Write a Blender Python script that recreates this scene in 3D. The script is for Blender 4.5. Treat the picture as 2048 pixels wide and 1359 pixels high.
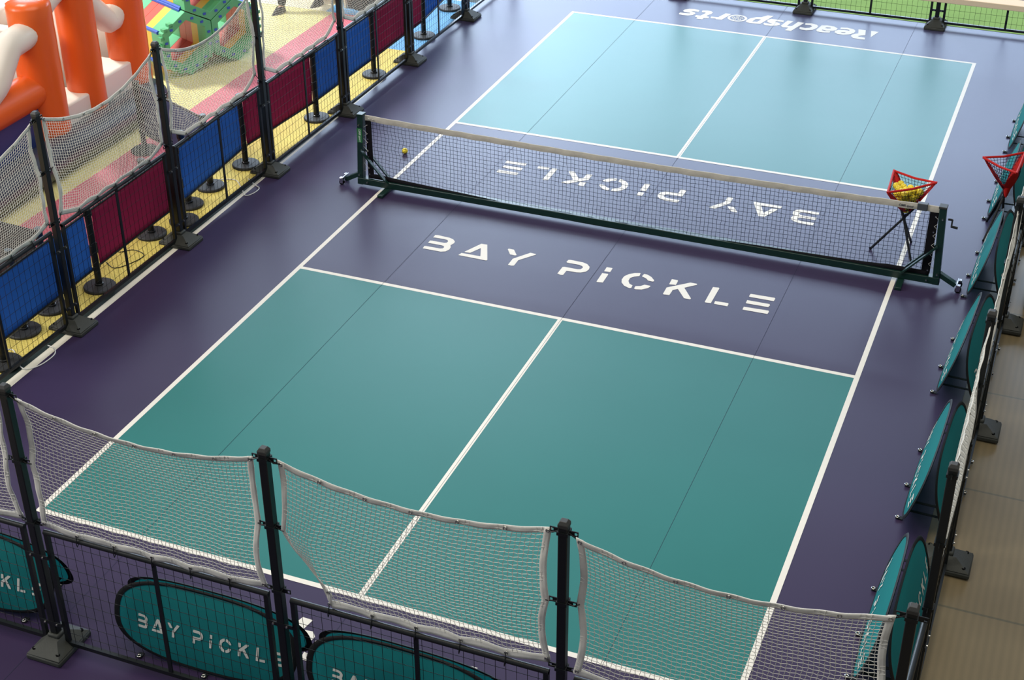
import bpy, bmesh, math, random
from mathutils import Vector, Matrix, geometry
random.seed(7)
PI = math.pi
for o in list(bpy.data.objects):
    bpy.data.objects.remove(o)
scene = bpy.context.scene
COL = scene.collection

# ------------------------------------------------------------------ camera
# court frame: x across the court, y along it (away from the viewer), metres
CAM_LOC = (7.5278, -7.9083, 7.8851)
YAW, PITCH, ROLL = -0.381734, 0.549832, -0.005029
fw = Vector((math.sin(YAW)*math.cos(PITCH), math.cos(YAW)*math.cos(PITCH), -math.sin(PITCH)))
rt = Vector((math.cos(YAW), -math.sin(YAW), 0))
up = rt.cross(fw)
r2 = rt*math.cos(ROLL) + up*math.sin(ROLL)
u2 = -rt*math.sin(ROLL) + up*math.cos(ROLL)
cd = bpy.data.cameras.new('camera')
cam = bpy.data.objects.new('camera', cd)
COL.objects.link(cam)
cam.matrix_world = Matrix(((r2.x, u2.x, -fw.x, CAM_LOC[0]), (r2.y, u2.y, -fw.y, CAM_LOC[1]),
                           (r2.z, u2.z, -fw.z, CAM_LOC[2]), (0, 0, 0, 1)))
cd.sensor_width = 36.0
cd.lens = 3020.02/2048*36.0
cd.clip_end = 200
scene.camera = cam

# ------------------------------------------------------------------ world, light, exposure
scene.view_settings.view_transform = 'Standard'
scene.view_settings.look = 'None'
scene.view_settings.gamma = 1
scene.view_settings.use_curve_mapping = False
scene.view_settings.exposure = 0.0
w = bpy.data.worlds.new('world')
scene.world = w
w.use_nodes = True
bg = w.node_tree.nodes['Background']
bg.inputs[0].default_value = (0.86, 0.92, 1.0, 1)
bg.inputs[1].default_value = 0.26

def area(name, loc, target, sx, sy, watts, color):
    l = bpy.data.lights.new(name, 'AREA')
    l.shape = 'RECTANGLE'
    l.size, l.size_y = sx, sy
    l.energy = watts
    l.color = color
    o = bpy.data.objects.new(name, l)
    COL.objects.link(o)
    o.location = loc
    d = Vector(target) - Vector(loc)
    o.rotation_euler = d.to_track_quat('-Z', 'Y').to_euler()
    return o
# glazed atrium roof beyond the court, unseen lights added to brighten the play area, warm ceiling lamps over the viewer's side
area('atrium_window_light', (-12, 36, 9), (1, 6, 0), 34, 14, 3600, (0.60, 0.78, 1.0))
area('atrium_roof_light', (-3, 46, 13), (-3, 45.9, 0), 46, 24, 34000, (0.60, 0.77, 1.0))
area('play_area_back_fill', (-17, 32, 13), (-6, 10, 0), 20, 12, 4000, (0.68, 0.81, 0.96))  # unseen light added behind the play area, also for sheen on the mat
area('ceiling_lamp_light', (5, 1, 17), (5, 1.5, 0), 16, 14, 1900, (1.0, 0.92, 0.78))
area('play_area_front_fill', (-14, -5, 10), (-6, 7, 0), 8, 8, 2600, (1.0, 0.97, 0.93))  # made-up fill, added to light the play area from the front

sl = bpy.data.lights.new('play_area_spot_fill', 'SPOT')  # unseen spot added to brighten the play area floor
sl.energy, sl.spot_size, sl.spot_blend, sl.shadow_soft_size = 9000, math.radians(62), 0.5, 1.2
sl.color = (1.0, 0.99, 0.97)
so_ = bpy.data.objects.new('play_area_spot_fill', sl)
COL.objects.link(so_)
so_.location = (-11, 11, 12)
so_.rotation_euler = (Vector((-6.5, 11.5, 0))-Vector(so_.location)).to_track_quat('-Z', 'Y').to_euler()

# ------------------------------------------------------------------ helpers
def lin(c):
    c /= 255.0
    return c/12.92 if c <= 0.04045 else ((c+0.055)/1.055)**2.4
def rgb(r, g, b):
    return (lin(r), lin(g), lin(b), 1)

class MB:
    """collects shapes into one mesh"""
    def __init__(s):
        s.v, s.f = [], []
    def add(s, vs, fs):
        n = len(s.v)
        s.v += [tuple(p) for p in vs]
        s.f += [tuple(i+n for i in q) for q in fs]
        return s
    def box(s, x0, x1, y0, y1, z0, z1):
        vs = [(x, y, z) for z in (z0, z1) for y in (y0, y1) for x in (x0, x1)]
        return s.add(vs, [(0, 2, 3, 1), (4, 5, 7, 6), (0, 1, 5, 4), (2, 6, 7, 3), (0, 4, 6, 2), (1, 3, 7, 5)])
    def frustum(s, lo, hi):
        """two rectangles (x0,x1,y0,y1,z)"""
        vs = []
        for x0, x1, y0, y1, z in (lo, hi):
            vs += [(x0, y0, z), (x1, y0, z), (x1, y1, z), (x0, y1, z)]
        return s.add(vs, [(3, 2, 1, 0), (4, 5, 6, 7)] + [(i, (i+1) % 4, 4+(i+1) % 4, 4+i) for i in range(4)])
    def beam(s, a, b, w, h, upv=(0, 0, 1)):
        """rectangular bar from a to b"""
        a, b = Vector(a), Vector(b)
        d = (b-a).normalized()
        u = Vector(upv)
        if abs(d.dot(u)) > 0.98:
            u = Vector((0, 1, 0))
        sd = d.cross(u).normalized()
        u = sd.cross(d)
        vs = []
        for p in (a, b):
            for i, j in ((-1, -1), (1, -1), (1, 1), (-1, 1)):
                vs.append(p + sd*i*w/2 + u*j*h/2)
        return s.add(vs, [(0, 1, 2, 3), (7, 6, 5, 4)] + [(i, 4+i, 4+(i+1) % 4, (i+1) % 4) for i in range(4)])
    def tube(s, path, r, n=8, closed=False, cap=True):
        path = [Vector(p) for p in path]
        m = len(path)
        rr = r if isinstance(r, (list, tuple)) else [r]*m
        rings = []
        prev = None
        for i, p in enumerate(path):
            if closed:
                t = (path[(i+1) % m]-path[i-1])
            else:
                t = path[min(i+1, m-1)]-path[max(i-1, 0)]
            t.normalize()
            if prev is None:
                a = Vector((0, 0, 1)) if abs(t.z) < 0.9 else Vector((1, 0, 0))
                nrm = (a - t*a.dot(t)).normalized()
            else:
                nrm = (prev - t*prev.dot(t)).normalized()
            prev = nrm
            bi = t.cross(nrm)
            rings.append([p + (nrm*math.cos(2*PI*k/n) + bi*math.sin(2*PI*k/n))*rr[i] for k in range(n)])
        vs = [q for ring in rings for q in ring]
        fs = []
        for i in range(m if closed else m-1):
            j = (i+1) % m
            fs += [(i*n+k, i*n+(k+1) % n, j*n+(k+1) % n, j*n+k) for k in range(n)]
        if cap and not closed:
            fs += [tuple(range(n))[::-1], tuple((m-1)*n+k for k in range(n))]
        return s.add(vs, fs)
    def lathe(s, prof, n=24, c=(0, 0, 0)):
        """profile [(radius, z)]"""
        vs, fs = [], []
        for r, z in prof:
            for k in range(n):
                a = 2*PI*k/n
                vs.append((c[0]+r*math.cos(a), c[1]+r*math.sin(a), c[2]+z))
        for i in range(len(prof)-1):
            fs += [(i*n+k, i*n+(k+1) % n, (i+1)*n+(k+1) % n, (i+1)*n+k) for k in range(n)]
        fs += [tuple(range(n))[::-1], tuple((len(prof)-1)*n+k for k in range(n))]
        return s.add(vs, fs)
    def sphere(s, c, r, nu=16, nv=10):
        prof = [(max(1e-4, r*math.sin(PI*i/nv)), -r*math.cos(PI*i/nv)) for i in range(nv+1)]
        return s.lathe(prof, nu, c)
    def poly(s, loops, fn):
        """flat outline (first loop outer, rest holes), each 2-D point mapped by fn"""
        tri = geometry.tessellate_polygon([[Vector((x, y, 0)) for x, y in lp] for lp in loops])
        pts = [fn(x, y) for lp in loops for x, y in lp]
        flat = [p for lp in loops for p in lp]
        fs = []
        for a, b, c in tri:
            (ax, ay), (bx, by), (cx, cy) = flat[a], flat[b], flat[c]
            fs.append((a, b, c) if (bx-ax)*(cy-ay)-(by-ay)*(cx-ax) > 0 else (a, c, b))
        return s.add(pts, fs)
    def grid(s, fn, nu, nv):
        vs = [fn(i/nu, j/nv) for j in range(nv+1) for i in range(nu+1)]
        fs = [(j*(nu+1)+i, j*(nu+1)+i+1, (j+1)*(nu+1)+i+1, (j+1)*(nu+1)+i) for j in range(nv) for i in range(nu)]
        return s.add(vs, fs)

def obj(name, mb, m, parent=None, smooth=35, bevel=0.0, loc=None):
    me = bpy.data.meshes.new(name)
    me.from_pydata(mb.v, [], mb.f)
    me.validate()
    me.update()
    if smooth:
        me.shade_smooth()
        me.set_sharp_from_angle(angle=math.radians(smooth))
    me.materials.append(m)
    o = bpy.data.objects.new(name, me)
    COL.objects.link(o)
    if parent:
        o.parent = parent
    if loc:
        o.location = loc
    if bevel:
        b = o.modifiers.new('bevel', 'BEVEL')
        b.width = bevel
        b.segments = 2
        b.limit_method = 'ANGLE'
        b.angle_limit = math.radians(50)
    return o

def tag(o, label=None, cat=None, group=None, kind=None):
    if label: o['label'] = label
    if cat: o['category'] = cat
    if group: o['group'] = group
    if kind: o['kind'] = kind
    return o

def thing(name, label, cat, loc=(0, 0, 0), rz=0.0, group=None):
    o = bpy.data.objects.new(name, None)
    o.empty_display_size = 0.1
    COL.objects.link(o)
    o.location = loc
    o.rotation_euler = (0, 0, rz)
    return tag(o, label, cat, group)

def struct(name, mb, m, **k):
    return tag(obj(name, mb, m, **k), kind='structure')

def dup(root, loc, rz, label):
    """copy a thing with its parts and sub-parts"""
    r = root.copy()
    COL.objects.link(r)
    r.location = loc
    r.rotation_euler = (0, 0, rz)
    r['label'] = label
    for ch in list(root.children):
        c = ch.copy()
        COL.objects.link(c)
        c.parent = r
        for g in list(ch.children):
            d = g.copy()
            COL.objects.link(d)
            d.parent = c
    return r

def mat(name, col, rough=0.5, metal=0.0, spec=0.5, var=0.0, vscale=8.0, bump=0.0, bscale=60.0, trans=0.0, coat=0.0):
    m = bpy.data.materials.new(name)
    m.use_nodes = True
    nt = m.node_tree
    p = nt.nodes['Principled BSDF']
    p.inputs['Base Color'].default_value = col
    p.inputs['Roughness'].default_value = rough
    p.inputs['Metallic'].default_value = metal
    p.inputs['Specular IOR Level'].default_value = spec
    p.inputs['Coat Weight'].default_value = coat
    p.inputs['Coat Roughness'].default_value = 0.15
    if var or bump:
        tc = nt.nodes.new('ShaderNodeTexCoord')
    if var:
        n = nt.nodes.new('ShaderNodeTexNoise')
        n.inputs['Scale'].default_value = vscale
        n.inputs['Detail'].default_value = 5
        nt.links.new(tc.outputs['Object'], n.inputs['Vector'])
        mx = nt.nodes.new('ShaderNodeMix')
        mx.data_type = 'RGBA'
        mx.inputs['A'].default_value = tuple(c*(1-var) for c in col[:3])+(1,)
        mx.inputs['B'].default_value = tuple(min(1, c*(1+var)) for c in col[:3])+(1,)
        nt.links.new(n.outputs['Fac'], mx.inputs['Factor'])
        nt.links.new(mx.outputs['Result'], p.inputs['Base Color'])
    if bump:
        n2 = nt.nodes.new('ShaderNodeTexNoise')
        n2.inputs['Scale'].default_value = bscale
        n2.inputs['Detail'].default_value = 3
        nt.links.new(tc.outputs['Object'], n2.inputs['Vector'])
        b = nt.nodes.new('ShaderNodeBump')
        b.inputs['Strength'].default_value = bump
        b.inputs['Distance'].default_value = 0.01
        nt.links.new(n2.outputs['Fac'], b.inputs['Height'])
        nt.links.new(b.outputs['Normal'], p.inputs['Normal'])
    if trans:
        t = nt.nodes.new('ShaderNodeBsdfTranslucent')
        t.inputs['Color'].default_value = col
        ms = nt.nodes.new('ShaderNodeMixShader')
        ms.inputs[0].default_value = trans
        out = nt.nodes['Material Output']
        nt.links.new(p.outputs[0], ms.inputs[1])
        nt.links.new(t.outputs[0], ms.inputs[2])
        nt.links.new(ms.outputs[0], out.inputs['Surface'])
    return m

def daylight_sheen(m, weight, tint):
    """tinted sheen put into the vinyl in place of reflected daylight at low angles"""
    q = m.node_tree.nodes['Principled BSDF']
    q.inputs['Sheen Weight'].default_value = weight
    q.inputs['Sheen Roughness'].default_value = 0.30
    q.inputs['Sheen Tint'].default_value = tint
    return m

def foam_mat(name, c1, c2, scale):
    """woven foam matting: small checks of two tones"""
    m = mat(name, c1, 0.75, spec=0.25)
    nt = m.node_tree
    p = nt.nodes['Principled BSDF']
    tc = nt.nodes.new('ShaderNodeTexCoord')
    ck = nt.nodes.new('ShaderNodeTexChecker')
    ck.inputs['Scale'].default_value = scale
    ck.inputs['Color1'].default_value = c1
    ck.inputs['Color2'].default_value = c2
    nz = nt.nodes.new('ShaderNodeTexNoise')
    nz.inputs['Scale'].default_value = 3
    mx = nt.nodes.new('ShaderNodeMix')
    mx.data_type = 'RGBA'
    mx.blend_type = 'MULTIPLY'
    mx.inputs['Factor'].default_value = 0.25
    nt.links.new(tc.outputs['Object'], ck.inputs['Vector'])
    nt.links.new(tc.outputs['Object'], nz.inputs['Vector'])
    nt.links.new(ck.outputs['Color'], mx.inputs['A'])
    nt.links.new(nz.outputs['Fac'], mx.inputs['B'])
    nt.links.new(mx.outputs['Result'], p.inputs['Base Color'])
    return m

def tile_mat():
    m = mat('hall_tiles', rgb(150, 138, 108), 0.28, spec=0.4)
    nt = m.node_tree
    p = nt.nodes['Principled BSDF']
    tc = nt.nodes.new('ShaderNodeTexCoord')
    br = nt.nodes.new('ShaderNodeTexBrick')
    br.offset = 0
    br.inputs['Color1'].default_value = rgb(133, 119, 90)
    br.inputs['Color2'].default_value = rgb(141, 126, 96)
    br.inputs['Mortar'].default_value = rgb(112, 106, 84)  # grey-green tile joints, with roof-frame reflections painted into the same grid
    br.inputs['Scale'].default_value = 1.0
    br.inputs['Mortar Size'].default_value = 0.012
    br.inputs['Brick Width'].default_value = 0.8
    br.inputs['Row Height'].default_value = 1.6
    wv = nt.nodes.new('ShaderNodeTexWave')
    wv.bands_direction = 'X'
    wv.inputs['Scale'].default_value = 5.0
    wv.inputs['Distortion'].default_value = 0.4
    nz = nt.nodes.new('ShaderNodeTexNoise')
    nz.inputs['Scale'].default_value = 1.4
    nz.inputs['Detail'].default_value = 6
    mx = nt.nodes.new('ShaderNodeMix')
    mx.data_type = 'RGBA'
    mx.blend_type = 'MULTIPLY'
    mx.inputs['Factor'].default_value = 0.10
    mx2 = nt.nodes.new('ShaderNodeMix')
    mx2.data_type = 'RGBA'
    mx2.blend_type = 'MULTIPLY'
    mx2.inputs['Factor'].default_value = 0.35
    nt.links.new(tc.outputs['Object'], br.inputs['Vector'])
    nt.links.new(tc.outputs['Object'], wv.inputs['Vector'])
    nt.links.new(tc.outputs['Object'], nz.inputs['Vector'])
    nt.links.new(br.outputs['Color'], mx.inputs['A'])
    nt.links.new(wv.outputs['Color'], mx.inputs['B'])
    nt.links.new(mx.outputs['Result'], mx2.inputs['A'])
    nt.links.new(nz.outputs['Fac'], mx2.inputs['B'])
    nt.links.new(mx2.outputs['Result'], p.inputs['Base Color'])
    return m

M = dict(
    purple=mat('purple_vinyl', rgb(54, 40, 70), 0.37, spec=0.25, var=0.05, vscale=1.3, bump=0.02, bscale=250),
    teal=mat('teal_vinyl', rgb(36, 115, 110), 0.37, spec=0.25, var=0.05, vscale=1.3, bump=0.02, bscale=250),
    white_line=mat('white_paint', rgb(236, 230, 218), 0.5, spec=0.25, var=0.03, vscale=20),
    seam=mat('mat_seam', rgb(44, 50, 72), 0.7, spec=0.2),
    black=mat('black_powder_coat', rgb(17, 21, 22), 0.38, spec=0.45, bump=0.05, bscale=200),
    wire=mat('black_wire', rgb(14, 14, 16), 0.45, spec=0.3),
    rubber=mat('grey_rubber', rgb(58, 60, 55), 0.6, spec=0.35, var=0.25, vscale=12, bump=0.1, bscale=80),
    hole=mat('dark_hole', rgb(10, 10, 10), 0.9, spec=0.1),
    cap=mat('post_cap', rgb(52, 52, 50), 0.55, var=0.2, vscale=30),
    steel=mat('zinc_steel', rgb(190, 190, 185), 0.3, metal=1.0),
    netting=mat('white_netting', rgb(226, 224, 214), 0.8, spec=0.2),
    banding=mat('white_fabric_band', rgb(226, 224, 216), 0.75, spec=0.2, var=0.05, vscale=14, bump=0.25, bscale=25, trans=0.15),
    green_metal=mat('dark_green_metal', rgb(18, 46, 40), 0.32, spec=0.5, var=0.1, vscale=6),
    net_black=mat('black_net_cord', rgb(22, 24, 44), 0.8, spec=0.1),
    net_band=mat('black_net_band', rgb(16, 15, 20), 0.75, spec=0.15, bump=0.2, bscale=40),
    tape=mat('grey_white_net_tape', rgb(186, 180, 168), 0.75, spec=0.2, var=0.15, vscale=18, bump=0.3, bscale=30),
    sticker=mat('green_sticker', rgb(40, 105, 62), 0.5),
    pale=mat('pale_print', rgb(200, 215, 200), 0.6),
    grey_plastic=mat('grey_plastic', rgb(70, 74, 80), 0.5),
    chrome=mat('chrome', rgb(200, 200, 205), 0.15, metal=1.0),
    banner=mat('teal_banner_fabric', rgb(30, 134, 136), 0.7, spec=0.2, var=0.04, vscale=6, bump=0.06, bscale=300, trans=0.25),
    banner_edge=mat('black_banner_binding', rgb(18, 20, 22), 0.6, spec=0.25, bump=0.15, bscale=90),
    banner_text=mat('white_banner_print', rgb(225, 225, 215), 0.7, spec=0.2),
    red=mat('red_sleeve_fabric', rgb(190, 28, 24), 0.65, spec=0.25, bump=0.15, bscale=60),
    ball=mat('yellow_ball_plastic', rgb(255, 226, 58), 0.45, var=0.08, vscale=40),
    tripod=mat('black_tripod', rgb(18, 20, 22), 0.4),
    yellow_foam=foam_mat('yellow_foam', rgb(232, 212, 116), rgb(214, 192, 96), 40),
    pink_foam=foam_mat('pink_foam', rgb(238, 146, 158), rgb(216, 112, 128), 36),
    cream_foam=foam_mat('cream_foam', rgb(248, 242, 214), rgb(240, 234, 200), 36),
    overlit_yellow_foam=foam_mat('overlit_yellow_foam', rgb(244, 236, 170), rgb(230, 220, 146), 36),  # yellow foam with the strong light there put into its paler colour
    blue_foam=foam_mat('blue_foam', rgb(120, 180, 225), rgb(100, 160, 210), 36),
    turf=mat('green_carpet', rgb(150, 182, 98), 0.9, spec=0.1, var=0.08, vscale=6, bump=0.1, bscale=200),
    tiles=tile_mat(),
    cream_edge=mat('cream_floor_edge', rgb(224, 220, 204), 0.6, var=0.06, vscale=5),
    blue_sheet=mat('blue_barrier_canvas', rgb(52, 118, 214), 0.75, spec=0.2, var=0.04, vscale=5, trans=0.12),
    maroon_sheet=mat('maroon_barrier_canvas', rgb(172, 38, 84), 0.75, spec=0.2, var=0.04, vscale=5, trans=0.12),
    slate_sheet=mat('slate_barrier_canvas', rgb(70, 76, 108), 0.75, spec=0.2, var=0.04, vscale=5, trans=0.1),
    dark_sheet=mat('black_barrier_canvas', rgb(52, 50, 50), 0.75, spec=0.2, var=0.06, vscale=5),
    base_iron=mat('stanchion_base', rgb(46, 47, 48), 0.6, spec=0.35, var=0.1, vscale=10),
    orange=mat('orange_inflatable_vinyl', rgb(230, 100, 36), 0.32, spec=0.45, var=0.05, vscale=2, bump=0.05, bscale=7),
    white_vinyl=mat('white_inflatable_vinyl', rgb(236, 228, 216), 0.38, spec=0.4, var=0.03, vscale=3, bump=0.06, bscale=7),
    navy_vinyl=mat('dark_blue_inflatable_vinyl', rgb(46, 62, 118), 0.32, spec=0.45, var=0.08, vscale=3, bump=0.05, bscale=8),
    slate_vinyl=mat('slate_inflatable_vinyl', rgb(58, 64, 78), 0.28, spec=0.5, var=0.12, vscale=3, bump=0.1, bscale=9),
    mint=mat('mint_plastic', rgb(86, 182, 128), 0.45, var=0.04, vscale=5),
    t_red=mat('red_plastic', rgb(206, 72, 54), 0.45, var=0.04, vscale=5),
    t_yellow=mat('yellow_plastic', rgb(236, 190, 50), 0.45, var=0.04, vscale=5),
    t_blue=mat('blue_plastic', rgb(44, 88, 190), 0.45),
    beam=mat('beige_stone_coping', rgb(236, 218, 192), 0.6, var=0.05, vscale=6),
    beam_top=mat('dark_brown_panel', rgb(70, 52, 32), 0.5, var=0.15, vscale=4),
    cable_white=mat('white_cable', rgb(225, 225, 220), 0.5),
    cable_black=mat('black_cable', rgb(20, 20, 20), 0.5),
    cream_box=mat('cream_laminate', rgb(214, 200, 170), 0.5, var=0.04, vscale=6),
    skin=mat('skin', rgb(205, 160, 130), 0.55),
    black_cloth=mat('black_cloth', rgb(22, 24, 30), 0.85, spec=0.15, bump=0.15, bscale=30),
    grey_cloth=mat('grey_cloth', rgb(96, 104, 116), 0.85, spec=0.15, bump=0.15, bscale=30),
    shoe=mat('black_leather', rgb(16, 14, 16), 0.4),
    hair=mat('black_hair', rgb(18, 14, 12), 0.6),
)
daylight_sheen(M['purple'], 1.0, (0.50, 0.66, 1.0, 1))  # bluish daylight sheen put into the mat material
daylight_sheen(M['teal'], 0.12, (0.6, 0.85, 1.0, 1))
BAY_GLYPHS = {
    'B': (1.087, [[[0.006,0.301],[0.006,0.361],[0.039,0.37],[0.179,0.36],[0.232,0.342],[0.273,0.302],[0.283,0.259],[0.265,0.198],[0.287,0.152],[0.293,0.101],[0.273,0.047],[0.225,0.02],[0.007,0.02],[0.0,0.076],[0.019,0.083],[0.189,0.086],[0.215,0.101],[0.218,0.133],[0.199,0.154],[0.17,0.161],[0.007,0.16],[0.006,0.219],[0.03,0.224],[0.179,0.224],[0.202,0.24],[0.203,0.275],[0.183,0.299],[0.143,0.307]]]),
    'A': (1.523, [[[0.034,0.116],[0.135,0.356],[0.205,0.36],[0.342,0.031],[0.336,0.014],[0.0,0.018],[0.014,0.077],[0.239,0.081],[0.17,0.258],[0.102,0.112],[0.041,0.108]]]),
    'Y': (1.981, [[[0.0,0.342],[0.005,0.36],[0.068,0.358],[0.141,0.252],[0.13,0.237],[0.068,0.239]],[[0.135,0.009],[0.133,0.158],[0.264,0.357],[0.335,0.35],[0.332,0.329],[0.202,0.147],[0.203,0.017],[0.18,0.005]]]),
    'P': (2.684, [[[0.002,0.302],[0.008,0.356],[0.031,0.362],[0.174,0.358],[0.23,0.338],[0.275,0.289],[0.287,0.235],[0.274,0.172],[0.225,0.133],[0.181,0.121],[0.071,0.114],[0.069,0.015],[0.048,0.006],[0.0,0.021],[0.002,0.179],[0.019,0.19],[0.173,0.191],[0.201,0.202],[0.214,0.243],[0.197,0.273],[0.156,0.29],[0.015,0.289]]]),
    'I': (3.131, [[[0.004,0.255],[0.003,0.35],[0.065,0.352],[0.071,0.34],[0.073,0.257],[0.012,0.251]],[[0.003,0.009],[0.0,0.205],[0.06,0.211],[0.071,0.201],[0.073,0.012],[0.012,-0.001]]]),
    'C': (3.37, [[[0.148,0.35],[0.154,0.287],[0.106,0.257],[0.073,0.208],[0.077,0.145],[0.104,0.092],[0.148,0.067],[0.151,0.009],[0.135,-0.002],[0.067,0.028],[0.018,0.087],[0.0,0.151],[0.003,0.224],[0.034,0.287],[0.088,0.334],[0.14,0.353]],[[0.181,0.296],[0.186,0.35],[0.219,0.352],[0.278,0.317],[0.323,0.263],[0.334,0.236],[0.321,0.223],[0.269,0.227],[0.236,0.265],[0.189,0.286]],[[0.182,0.009],[0.181,0.063],[0.229,0.084],[0.262,0.128],[0.323,0.128],[0.331,0.114],[0.315,0.068],[0.263,0.017],[0.202,-0.001]]]),
    'K': (3.867, [[[0.004,0.236],[0.0,0.348],[0.063,0.351],[0.073,0.336],[0.076,0.243],[0.011,0.231]],[[0.003,0.011],[0.0,0.156],[0.205,0.349],[0.276,0.349],[0.285,0.328],[0.176,0.218],[0.304,0.025],[0.301,0.003],[0.235,0.002],[0.12,0.168],[0.076,0.126],[0.073,0.011],[0.013,0.001]]]),
    'L': (4.321, [[[0.003,0.009],[0.0,0.343],[0.061,0.353],[0.071,0.34],[0.069,0.005],[0.012,-0.001]],[[0.102,0.007],[0.099,0.063],[0.234,0.072],[0.245,0.056],[0.246,0.003],[0.109,0.003]]]),
    'E': (4.724, [[[0.0,0.289],[0.003,0.345],[0.257,0.355],[0.268,0.338],[0.265,0.282],[0.009,0.279]],[[0.003,0.142],[0.002,0.204],[0.237,0.208],[0.249,0.188],[0.241,0.14],[0.01,0.135]],[[0.004,-0.002],[0.003,0.058],[0.26,0.072],[0.27,0.049],[0.265,0.0],[0.01,-0.006]]]),
}
SPONSOR_GLYPHS = [
    [[[4.468,14.193],[4.581,14.185],[4.51,13.914]]],
    [[[4.227,13.861],[4.231,13.923],[4.267,13.981],[4.309,14.014],[4.28,14.188],[4.388,14.192],[4.42,13.972],[4.363,13.937],[4.323,13.898],[4.352,13.872],[4.436,13.868],[4.446,13.788],[4.362,13.775],[4.271,13.793]]],
    [[[3.968,13.932],[3.966,14.005],[4.004,14.057],[4.096,14.08],[4.16,14.08],[4.162,14.113],[4.112,14.123],[4.023,14.102],[4.017,14.174],[4.113,14.199],[4.216,14.164],[4.252,14.103],[4.247,14.003],[4.191,13.92],[4.112,13.877],[4.023,13.88]],"h",[[4.052,13.977],[4.129,13.994],[4.118,13.965],[4.08,13.958]]],
    [[[3.692,13.925],[3.702,13.991],[3.73,14.164],[3.806,14.193],[3.913,14.184],[3.979,14.122],[3.976,14.034],[3.937,13.989],[3.846,13.959],[3.78,13.984],[3.774,13.956],[3.826,13.939],[3.903,13.957],[3.904,13.891],[3.8,13.868],[3.726,13.876]],"h",[[3.8,14.066],[3.816,14.104],[3.88,14.109],[3.882,14.08],[3.842,14.057]]],
    [[[3.444,13.904],[3.44,13.977],[3.522,13.959],[3.579,13.993],[3.604,14.066],[3.569,14.115],[3.491,14.098],[3.48,14.169],[3.568,14.195],[3.658,14.161],[3.689,14.111],[3.687,14.022],[3.644,13.919],[3.558,13.868],[3.484,13.87]]],
    [[[3.158,13.919],[3.203,14.19],[3.294,14.191],[3.246,13.965],[3.293,13.958],[3.32,13.981],[3.364,14.188],[3.462,14.175],[3.351,13.756],[3.261,13.759],[3.282,13.879],[3.198,13.872]]],
    [[[2.895,13.9],[2.892,13.961],[2.995,13.951],[3.022,13.966],[2.984,13.982],[2.937,14.011],[2.918,14.051],[2.917,14.117],[2.958,14.169],[3.019,14.174],[3.15,14.169],[3.158,14.091],[3.067,14.101],[3.029,14.082],[3.053,14.063],[3.126,14.02],[3.136,13.958],[3.098,13.904],[3.016,13.865],[2.931,13.867]]],
    [[[2.621,13.917],[2.617,13.977],[2.65,14.087],[2.726,14.166],[2.792,14.191],[2.868,14.307],[2.959,14.31],[2.849,13.891],[2.773,13.879],[2.678,13.879],[2.633,13.898]],"h",[[2.711,13.952],[2.734,14.071],[2.777,14.087],[2.817,14.09],[2.783,13.968]]],
    [[[2.08,13.869],[2.072,13.944],[2.178,13.955],[2.243,14.167],[2.332,14.164],[2.259,13.864],[2.173,13.855],[2.158,13.879]]],
    [[[1.882,14.086],[1.873,14.163],[1.952,14.188],[2.012,14.178],[2.049,14.13],[2.042,14.052],[2.007,13.989],[1.997,13.935],[2.041,13.923],[2.055,13.859],[1.984,13.836],[1.977,13.775],[1.884,13.774],[1.883,13.835],[1.843,13.847],[1.834,13.922],[1.91,13.927],[1.948,14.054],[1.946,14.09]]],
    [[[1.572,13.909],[1.576,13.953],[1.659,13.95],[1.723,13.967],[1.728,13.994],[1.694,13.998],[1.626,14.005],[1.595,14.043],[1.604,14.11],[1.663,14.163],[1.74,14.183],[1.827,14.163],[1.834,14.08],[1.768,14.085],[1.713,14.076],[1.733,14.064],[1.791,14.031],[1.811,13.976],[1.786,13.904],[1.725,13.863],[1.645,13.855],[1.582,13.87]]],
]
# ------------------------------------------------------------------ the setting: floors and edges
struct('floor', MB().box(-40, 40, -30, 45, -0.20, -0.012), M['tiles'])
struct('trim_1', MB().box(-1.64, -1.39, -4.0, 15.2, -0.012, -0.003), M['cream_edge'])
# stone coping of a low bridge rail that crosses the top right corner, with its dark back edge and supports
struct('trim_2', MB().box(4.6, 13, 3.80, 3.945, 4.0, 4.045), M['beam'], bevel=0.004)
struct('trim_4', MB().box(4.6, 13, 3.945, 4.25, 3.96, 4.03).box(9.4, 9.7, 3.95, 4.25, -0.012, 3.96).box(12.7, 13.0, 3.95, 4.25, -0.012, 3.96), M['beam_top'])

turf = MB().box(-1.2, 16, 14.83, 30, -0.012, 0.004)
tag(obj('green_carpet', turf, M['turf']), 'light green carpet beyond the far fence', 'carpet')

# ------------------------------------------------------------------ court mat with its markings
CW, CL, LW = 6.096, 13.411, 0.05
NV1, NV2 = 4.572, 8.839
court = thing('court_mat', 'purple and teal pickleball court mat with white lines and lettering', 'court mat')
def mx(y): return -1.40-0.0105*(y-1.5)
mbase = MB().add([(mx(-5.5), -5.5, -0.012), (7.06, -5.5, -0.012), (7.06, 14.83, -0.012), (mx(14.83), 14.83, -0.012),
                  (mx(-5.5), -5.5, 0), (7.06, -5.5, 0), (7.06, 14.83, 0), (mx(14.83), 14.83, 0)],
                 [(0, 3, 2, 1), (4, 5, 6, 7), (0, 1, 5, 4), (1, 2, 6, 5), (2, 3, 7, 6), (3, 0, 4, 7)])
obj('mat_base', mbase, M['purple'], court)
CX = CW/2
def flat(x0, x1, y0, y1, z):
    return MB().add([(x0, y0, z), (x1, y0, z), (x1, y1, z), (x0, y1, z)], [(0, 1, 2, 3)])
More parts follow.
